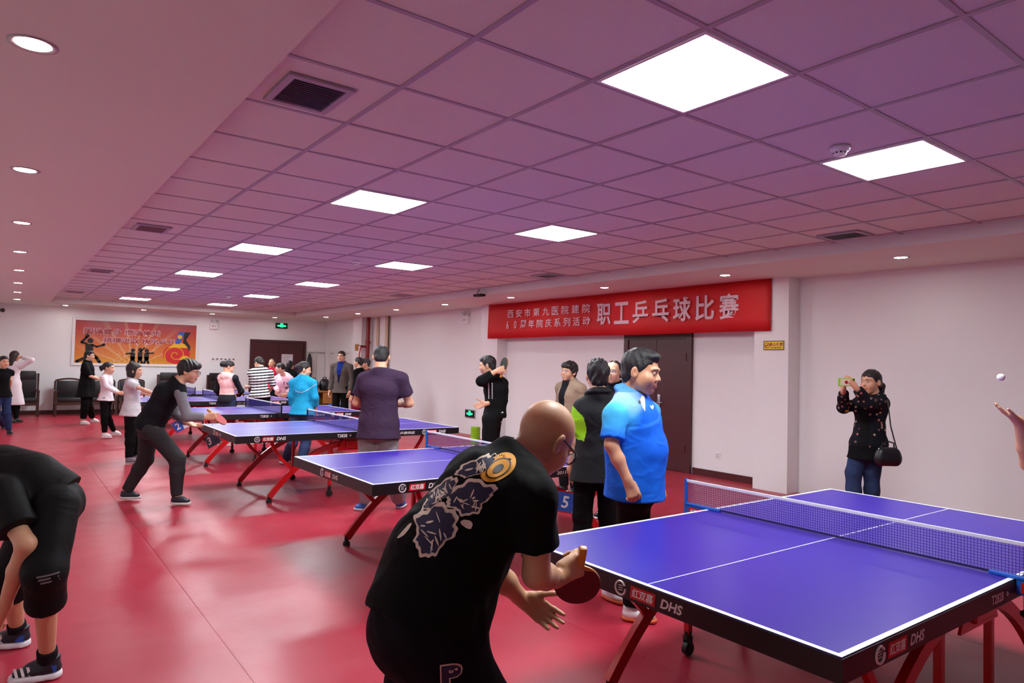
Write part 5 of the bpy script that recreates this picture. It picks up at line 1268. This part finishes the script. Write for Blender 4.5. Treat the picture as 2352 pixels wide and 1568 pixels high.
p.body(); p.hair('pony'); p.glasses('grey_metal'); p.top((244, 196, 204), sleeve=1.85, e=.028, hem=-.02, hood=True, name='hoodie', seed=55, wr=.005)
decal_px(p, FB4, 14.7, [[(1650, 850), (1665, 835), (1655, 900), (1640, 905)], [(1690, 850), (1712, 880), (1725, 920), (1700, 905)]], 'dark_ink', 'hoodie_print', .004); decal_px(p, FB4, 14.7, [roundpoly([(1640, 960), (1700, 940), (1750, 965), (1740, 1005), (1660, 1000)])], 'print_grey', 'hoodie_print', .004)
p.bottom((18, 20, 28), e=.016, seed=56); p.shoes((40, 40, 44))
p = Person('bald man in red shirt standing by the far double door', 626, 18.6, 823, 262, frame=FB4, top_extra=.0); PEOPLE.append(p)
p.body(brows=True); p.hair('thin', (70, 62, 60)); p.top((206, 30, 66), sleeve=1.9, e=.02, seed=57); p.bottom((21, 21, 24), seed=58); p.shoes((20, 20, 20), (20, 20, 20))
p = Person('dark-haired person in black in front of the notice on the far door', 666, 17.6, 829, 82, frame=FB4, h=1.52); PEOPLE.append(p)
p.body(); p.hair('short'); p.top((17, 17, 18), sleeve=1.9, e=.02, collar='stand', seed=59); p.bottom((15, 15, 17), seed=60); p.shoes((20, 20, 20), (20, 20, 20))
p = Person('woman in turquoise sports jacket and jeans, seen from behind', 698, 10.1, 828, 84, True, frame=FB2, build=1.04, top_extra=.01); PEOPLE.append(p)
p.hfa, p.hpitch = 22, -8
p.set(elR=(1500, 1130, -.05), wrR=(1520, 1400, .05), elL=(1020, 1100, .0), wrL=(1040, 1400, .1)); feet(p, (655, 1066, 140), (690, 1075, 60))
p.J['knL'] = px(672, 1018, 10.0); p.J['knR'] = px(703, 1016, 10.1)
p.body(); p.hair('bun', (34, 28, 26)); p.top((30, 160, 206), sleeve=1.62, e=.022, hem=-.07, collar='stand', name='jacket', m='sport_cloth', seed=61, wr=.005, cuff=.01)
k_ = FB2; b_ = [(1080, 980), (1140, 1010), (1230, 1018), (1330, 975), (1430, 900), (1530, 830)]
decal_px(p, FB2, 9.95, [[a, c, (c[0], c[1]+9), (a[0], a[1]+9)] for a, c in zip(b_[:-1], b_[1:])], 'print_white', 'piping_line', .004, None, .02)
p.bottom((46, 62, 94), e=.014, e2=.018, seed=62); p.shoes((50, 60, 70), (225, 225, 225))
p = Person('man with glasses in grey blazer and blue shirt standing at the far right', 786, 15.7, 803, 258, frame=FB3, build=.94, top_extra=.012); PEOPLE.append(p)
def blazer(V, p=p):
    q = V-p.J['ch']; x = np.abs(q @ p.tlat()); fr = q @ p.f; z = V[:, 2]-p.J['bl'][2]; c = np.tile(srgb((88, 80, 76)), (len(V), 1))
    m = (fr > .03) & (x < np.clip(.02+(z+.02)*.16, .012, .075)) & (z > -.06); c[m] = srgb((26, 44, 120)); m &= z < .12; c[m] = srgb((20, 22, 48)); return c
p.body(); p.hair('short'); p.glasses(); p.top(blazer, sleeve=1.95, e=.020, hem=-.13, name='blazer', seed=63, collar='stand', wr=.002, h=.012); p.bottom((14, 14, 15), e=.022, seed=64); p.shoes((20, 20, 20), (20, 20, 20))
p = Person('dark-haired woman in black top and dark red trousers partly behind the plum shirt man', 826, 14.9, 817, 165, True, frame=FB3, top_extra=.012); PEOPLE.append(p)
p.body(); p.hair('bun'); p.top((14, 14, 15), sleeve=1.9, e=.022, hem=-.02, seed=65); p.bottom((112, 20, 50), e=.03, seed=66); p.shoes((20, 20, 20), (20, 20, 20))
p = Person('grey-haired person in dark red top behind the woman in black', 843, 15.9, 818, 200, frame=FB3, h=1.64); PEOPLE.append(p)
p.body(); p.hair('short', (60, 56, 56)); p.top((110, 26, 48), sleeve=1.9, e=.022, seed=67); p.bottom((28, 21, 25), seed=68); p.shoes((20, 20, 20), (20, 20, 20))
# --- man in plum t-shirt, back view
p = Person('man in plum t-shirt and grey trousers with hands at his front, seen from behind', 876, 7.15, 787, 96, frame=FB3, build=1.16, top_extra=.012, skin=(226, 172, 136)); PEOPLE.append(p)
p.set(shL=(1225, 850, .0), shR=(1890, 838, .0), elR=(2040, 1300, .06), wrR=(1880, 1320, .24), elL=(1090, 1290, .06), wrL=(1240, 1330, .24)); p.hfa, p.hpitch = 96, -18
feet(p, (845, 1172, 150), (918, 1166, 80)); p.J['toL'] = p.J['anL']+idir(175)*.16+np.array([0, 0, -.05])
p.J['hd'] = p.J['hd']+idir(96)*.02; p.hands['R'] = dict(d=unit(-RT+FWD*.6)); p.hands['L'] = dict(d=unit(RT+FWD*.6))
p.body(); p.hair('buzz'); p.top((64, 46, 68), sleeve=.66, e=.022, hem=-.17, seed=71, wr=.0035, flare=.004); p.bottom((142, 142, 146), e=.030, e2=.034, seed=72, wr=.005); p.shoes((40, 110, 200), (225, 235, 240))

# --- right hand side
p = Person('young man in black tracksuit swinging a paddle over his shoulder', 1134, 8.8, 813, 168, frame=FA3, top_extra=.02); PEOPLE.append(p)
p.hfa, p.hpitch = 172, -8
p.set(hd=(905, 575, 0), nk=(962, 668, .02), shR=(1050, 735, .12), shL=(905, 725, -.10), elL=(845, 722, -.30), wrL=(982, 632, -.24), elR=(1050, 900, -.02), wrR=(900, 935, -.14), ch=(985, 800, 0), bl=(985, 930, 0), pv=(975, 1045, 0))
p.hands['L'] = dict(d=unit(RT*.9+UP*.35), n=unit(FWD), curl=(25, 28, 30, 34)); p.hands['R'] = dict(d=unit(-RT*.9-UP*.25), n=unit(-FWD+UP*.3), curl=(6, 8, 12, 18), thumb=(50, 0), spread=1.8)
p.body(); p.hair('short'); p.top((18, 19, 20), sleeve=1.72, e=.026, hem=-.02, seed=73, wr=.004); s0 = p.last
for x in (912, 945): p.decal([], 'print_white', (0, 0, 0), RT, UP) if False else decal_px(p, FA3, 8.6, [[(x+d_, y), (x+d_+w_, y), (x+d_+w_, y+h_), (x+d_, y+h_)] for y in range(742, 895, 14) for d_, w_, h_ in ((0, 10, 5), (3, 5, 10))], 'print_white', 'chest_print', .004, s0)
tri = lambda x, y, s_: [[(x-s_, y+s_*.6), (x-s_*.45, y+s_*.6), (x-.2*s_, y), (x-.45*s_, y-.1*s_)], [(x-.35*s_, y+.6*s_), (x+.2*s_, y+.6*s_), (x+.1*s_, y-.3*s_), (x-.12*s_, y-.4*s_)], [(x+.3*s_, y+.6*s_), (x+s_, y+.6*s_), (x+.3*s_, y-.75*s_), (x+.05*s_, y-.6*s_)]]
decal_px(p, FA3, 8.6, tri(1046, 1022, 12), 'print_white', 'jacket_logo', .004, s0)
p.bottom((18, 18, 20), e=.026, seed=74); decal_px(p, FA3, 8.6, tri(1042, 1116, 14), 'print_white', 'trouser_logo', .004); p.shoes((30, 30, 30))
sd, ax_, nn = frame(UP*.3-RT*.2+FWD*.5, UP*.9+RT*.5); sd, ax_, nn = frame(FWD, UP*.35+RT*.30)
c_ = px(900+1050/4.126, 700+615/4.126, 8.6); paddle(c_, frame(FWD*.8-RT*.6, UP*.95+RT*.25), 'black and red paddle raised by the young man in black', 'rubber_red', 'rubber_black')
p = Person('smiling man with glasses in beige jacket by the right wall', 1311, 8.5, 825, 215, frame=FA3, top_extra=.012, h=1.64); PEOPLE.append(p)
p.hroll = -8; p.hfa = 225
def beige(V, p=p):
    q = V-p.J['ch']; x = np.abs(q @ p.tlat()); fr = q @ p.f; z = V[:, 2]-p.J['bl'][2]; c = np.tile(srgb((150, 128, 108)), (len(V), 1)); c[(fr > .03) & (x < .045+.02*np.clip(z*3, 0, 1))] = srgb((24, 24, 30)); return c
p.body(lipc=(206, 140, 128)); p.hair('mop'); p.glasses('grey_metal'); p.top(beige, sleeve=1.95, e=.030, hem=-.06, name='jacket', seed=75, collar='stand', wr=.004, h=.009); p.bottom((21, 23, 28), seed=76); p.shoes((30, 30, 30))
p = Person('man in black polo with lime green sleeve panel, seen from behind', 1376, 5.15, 818, 100, frame=FA4, build=1.06, top_extra=.02); PEOPLE.append(p)
p.set(shL=(330, 590, .0), shR=(650, 590, 0), elL=(285, 860, .0), wrL=(240, 1085, .05), elR=(600, 850, .05), wrR=(600, 1080, .05)); p.hfa = 95
p.hands['L'] = dict(d=unit(-UP+RT*.22), n=unit(FWD*.3-RT*.0+RT*.9), curl=(18, 20, 22, 26))
def lime(V, p=p):
    q = (V-p.J['shL']); a = unit(p.J['elL']-p.J['shL']); t = q @ a; rad = np.linalg.norm(q-np.outer(t, a), axis=1); c = np.tile(srgb((30, 31, 33)), (len(V), 1))
    c[(t > .07-.9*(q @ p.tlat())) & (rad < .13) & (q @ p.tlat() > -.095) & (t < .24)] = srgb((150, 214, 34)); return c
p.body(); p.hair('spiky'); p.top(lime, sleeve=.72, e=.020, hem=-.15, collar='polo', m='sport_cloth', seed=77, h=.006); p.bottom((15, 15, 17), e=.010, seed=78); p.shoes((30, 30, 32))
p = Person('man with thin hair and glasses half hidden behind the blue polo man', 1412, 7.15, 827, 238, frame=FA4, h=1.66); PEOPLE.append(p)
p.body(); p.hair('thin'); p.glasses('grey_metal'); p.top((24, 24, 27), sleeve=1.9, seed=79, collar='stand'); p.bottom((20, 20, 21), seed=80); p.shoes((26, 26, 28), (200, 196, 196), e=.006)
w = p.J['anR']; 
# blue polo
p = Person('heavy-set man in bright blue polo shirt standing behind the foreground table', 1452, 4.2, 797, -8, frame=FA4, build=1.08, top_extra=.02, res=.009, skin=(208, 152, 116)); PEOPLE.append(p)
p.hg = 1.14; p.tw = dict(ch=(.150, .122), bl=(.145, .150), pv=(.145, .135)); p.hfa, p.hpitch = -28, -8; p.fine = .0042
p.set(hd=(795, 318, 0), nk=(705, 490, .02), ch=(730, 690, .03), bl=(752, 930, .03), pv=(745, 1130, .03), shR=(585, 640, -.15), shL=(850, 620, .2), elR=(560, 890, -.20), wrR=(690, 1170, -.22), elL=(900, 900, .28), wrL=(905, 1130, .22))
hl_ = idir(82)*.074; c_ = p.J['pv']-np.array([0, 0, .06])
for q, sg in (('L', 1), ('R', -1)):
    p.J['hip'+q] = c_+hl_*sg; k_ = p.J['hip'+q].copy(); k_[2] = .47; p.J['kn'+q] = k_+idir(-10)*.02; k_ = k_.copy(); k_[2] = .08; p.J['an'+q] = k_; p.J['to'+q] = k_+idir(-15)*.16+np.array([0, 0, -.05])
w = on_z(1405, 1380, 0); p.J['anR'] = np.array([w[0]+.02, w[1]+.04, .08]); p.J['toR'] = p.J['anR']+idir(-55)*.16+np.array([0, 0, -.05]); p.J['knR'] = (p.J['hipR']+p.J['anR'])/2+idir(-20)*.04
p.hands['R'] = dict(d=unit(-UP+RT*.35), n=unit(FWD+RT*-.2), curl=(30, 34, 38, 42), thumb=(20, 20)); p.hands['L'] = dict(d=unit(-UP))
p.body(sk=1.28); p.hair('flat', (20, 20, 19), .0045)
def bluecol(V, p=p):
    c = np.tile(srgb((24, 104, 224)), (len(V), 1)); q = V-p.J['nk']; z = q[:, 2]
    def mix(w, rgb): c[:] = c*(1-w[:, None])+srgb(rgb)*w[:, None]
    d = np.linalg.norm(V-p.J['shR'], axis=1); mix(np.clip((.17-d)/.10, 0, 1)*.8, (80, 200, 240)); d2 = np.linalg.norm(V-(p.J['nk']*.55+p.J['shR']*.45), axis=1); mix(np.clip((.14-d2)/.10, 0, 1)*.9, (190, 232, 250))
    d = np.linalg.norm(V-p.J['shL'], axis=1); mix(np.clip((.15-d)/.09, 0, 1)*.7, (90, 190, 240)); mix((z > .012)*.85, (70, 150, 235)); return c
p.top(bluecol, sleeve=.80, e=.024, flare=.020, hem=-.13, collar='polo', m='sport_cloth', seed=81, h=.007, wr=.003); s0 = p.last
decal_px(p, FA4, 4.05, [[(800, 545), (822, 510), (842, 520), (846, 545), (830, 632), (812, 600)]], 'print_cream', 'placket', .003, s0)
decal_px(p, FA4, 4.05, [[(783, 548), (803, 552), (800, 572), (786, 570)]], 'dark_ink', 'button', .006, s0)
decal_px(p, FA4, 4.05, [roundpoly([(880, 592), (890, 590), (900, 604), (906, 590), (918, 590), (920, 606), (906, 622), (896, 620)])], 'print_white', 'chest_logo', .003, s0)
p.bottom((14, 14, 16), e=.018, seed=82); p.shoes((232, 234, 238), (206, 96, 50), e=.006)
sh_ = p.J['anR']
# woman taking a photo
p = Person('woman in dark flowered jacket holding up a phone by the right wall', 1985, 6.7, 843, 195, True, frame=FA7, build=1.02, top_extra=.012, skin=(216, 160, 130)); PEOPLE.append(p)
p.hfa, p.hpitch = 205, -2; p.hg = 1.0
p.set(hd=(660, 318, 0), nk=(690, 425, .02), ch=(660, 580, .02), bl=(650, 760, .02), pv=(640, 900, .02), shR=(580, 500, .10), shL=(760, 500, -.06), elR=(400, 560, .02), wrR=(400, 400, -.14), elL=(640, 520, -.26), wrL=(520, 370, -.30))
p.hands['R'] = dict(d=unit(UP*.9), n=unit(RT*.6+FWD*.2), curl=(30, 30, 34, 40)); p.hands['L'] = dict(d=unit(-RT*.6+UP*.75), n=unit(FWD*.8-RT*.3), curl=(25, 28, 34, 40), thumb=(10, 0))
for q, u_, v_ in (('R', 498, 1180), ('L', 672, 1180)):
    k_ = px(1840+u_/4.127, 800+v_/4.127, 6.72); h_ = p.J['hip'+q] = px(1840+(u_+58 if q == 'R' else u_+28)/4.127, 800+960/4.127, 6.72); p.J['kn'+q] = k_; a_ = k_.copy(); a_[2] = .08; p.J['an'+q] = a_; p.J['to'+q] = a_+idir(205)*.15+np.array([0, 0, -.05])
rs_ = np.random.RandomState(5); FL = None
def floral(V, p=p):
    c = np.tile(srgb((24, 25, 32)), (len(V), 1)); r = np.random.RandomState(5); ce_ = V[r.choice(len(V), 150, False)]
    for i, q in enumerate(ce_):
        d = np.linalg.norm(V-q, axis=1); w = np.clip((.012-d)/.004, 0, 1)[:, None]; c = c*(1-w)+srgb([(190, 120, 110), (200, 170, 150), (150, 100, 100)][i % 3])*w
    q = V-p.J['ch']; x = (q @ p.tlat()); fr = q @ p.f; m = (fr > .04) & (np.abs(x) < .045) & (V[:, 2] < p.J['ch'][2]+.08); c[m] = srgb((18, 18, 20)); return c
p.body(); p.hair('lowpony', (30, 22, 20)); p.top(floral, sleeve=1.85, e=.028, hem=-.03, name='jacket', seed=83, h=.0055, wr=.004); s0 = p.last
decal_px(p, FA7, 6.5, [[(500+dx, y), (500+dx+w_, y), (500+dx+w_, y+h_), (500+dx, y+h_)] for y in (600, 640, 680) for dx, w_, h_ in ((0, 8, 24), (12, 14, 6), (12, 14, 26) if y == 640 else (14, 6, 22), (28, 8, 20))], 'yellow_sticker', 'shirt_print', .004, s0, .02)
p.skirt((12, 12, 14), 'bl', .455, .215, .18, .022, 'shirt_hem', seed=84); p.bottom((44, 58, 92), e=.014, seed=85, wr=.004); p.shoes((30, 30, 34))
ph = px(1840+432/4.127, 800+320/4.127, 6.40)
t = empty('smartphone', tuple(ph)); t.rotation_mode = 'QUATERNION'; t.rotation_quaternion = Matrix([[RT[i], UP[i], -FWD[i]] for i in range(3)]).to_quaternion(); tag(t, 'smartphone in a patterned green and cream case held up by the woman', 'phone')
MB().bbox(-.078, .078, -.038, .038, -.006, .004, .003).build('case', 'stool_green', t); MB().bbox(-.060, .050, -.031, .031, .0035, .006, .002).build('case_print', 'print_cream', t); MB().lathe([(.016, 0), (.016, .002)], (-.005, 0, .005), 16).build('case_motif', 'rubber_red', t); MB().bbox(.052, .070, .008, .030, .004, .007, .002).build('camera_bump', 'rubber_black', t)
# her handbag
bc = px(1840+822/4.127, 800+1010/4.127, 6.5)
t = empty('handbag', tuple(bc), -YAW); tag(t, 'black leather handbag on a long strap at the phone woman\'s hip', 'bag')
b = MB(); out = [(-.115, -.10), (.115, -.10), (.12, -.02), (.10, .07), (.055, .10), (-.055, .10), (-.10, .07), (-.12, -.02)]
S_ = SDF(); U_ = np.array([math.cos(YAW), -math.sin(YAW), 0])
S_.eseg(-U_*.075+A_(0, 0, -.03), U_*.075+A_(0, 0, -.03), (0, 0, 1), .075, .055, .075, .055, .02); S_.seg(-U_*.06+A_(0, 0, .03), U_*.06+A_(0, 0, .03), .045, .045, .03)
V, Q = polygonise(S_, .007); V = V @ np.array([[math.cos(YAW), math.sin(YAW), 0], [-math.sin(YAW), math.cos(YAW), 0], [0, 0, 1]]).T if False else V
R_ = np.array([[math.cos(YAW), -math.sin(YAW), 0], [math.sin(YAW), math.cos(YAW), 0], [0, 0, 1]]); V = V @ R_.T
link('bag_body', np_mesh('bag_body', V, Q), 'bag_leather', t, True)
MB().tube([(-.06, 0, .07), (-.05, -.01, .115), (0, -.015, .13), (.05, -.01, .115), (.06, 0, .07)], .007, 8).build('handle', 'bag_leather', t, True)
sh_ = p.J['shL']; to_ = lambda w_: R_ @ (np.array(w_)-bc)
MB().tube([(.085, 0, .06), to_(px(1840+850/4.127, 800+740/4.127, 6.5)), to_(px(1840+822/4.127, 800+500/4.127, 6.56)), to_(px(1840+800/4.127, 800+440/4.127, 6.66)), to_(px(1840+770/4.127, 800+425/4.127, 6.72))], .006, 6).build('strap', 'bag_leather', t, True)
MB().lathe([(.008, -.003), (.012, 0), (.008, .003)], (-.09, -.02, .055), 12, 'y').build('ring', 'chrome', t)
# server at the right edge: only the raised hand and forearm reach into the picture
p = Person('server with raised open palm, only hand and forearm inside the right edge', 2480, 4.35, 800, 150, h=1.72, frame=FA7, res=.010, skin=(214, 160, 128)); PEOPLE.append(p)
p.fine = .0042
p.set(elL=(2150, 1100, -.15), wrL=(2062, 690, -.28)); p.hands['L'] = dict(d=unit(-RT*.82+UP*.52), n=unit(UP*.8+RT*.45-FWD*.3), curl=(4, 5, 6, 8), thumb=(25, 0), spread=.6)
p.J['shL'] = p.J['elL']+unit(p.J['shL']-p.J['elL'])*.30
p.body(); p.hair('short'); p.top((40, 60, 120), sleeve=.6, e=.02, seed=91); p.bottom((17, 17, 20), seed=92); p.shoes((230, 230, 230))
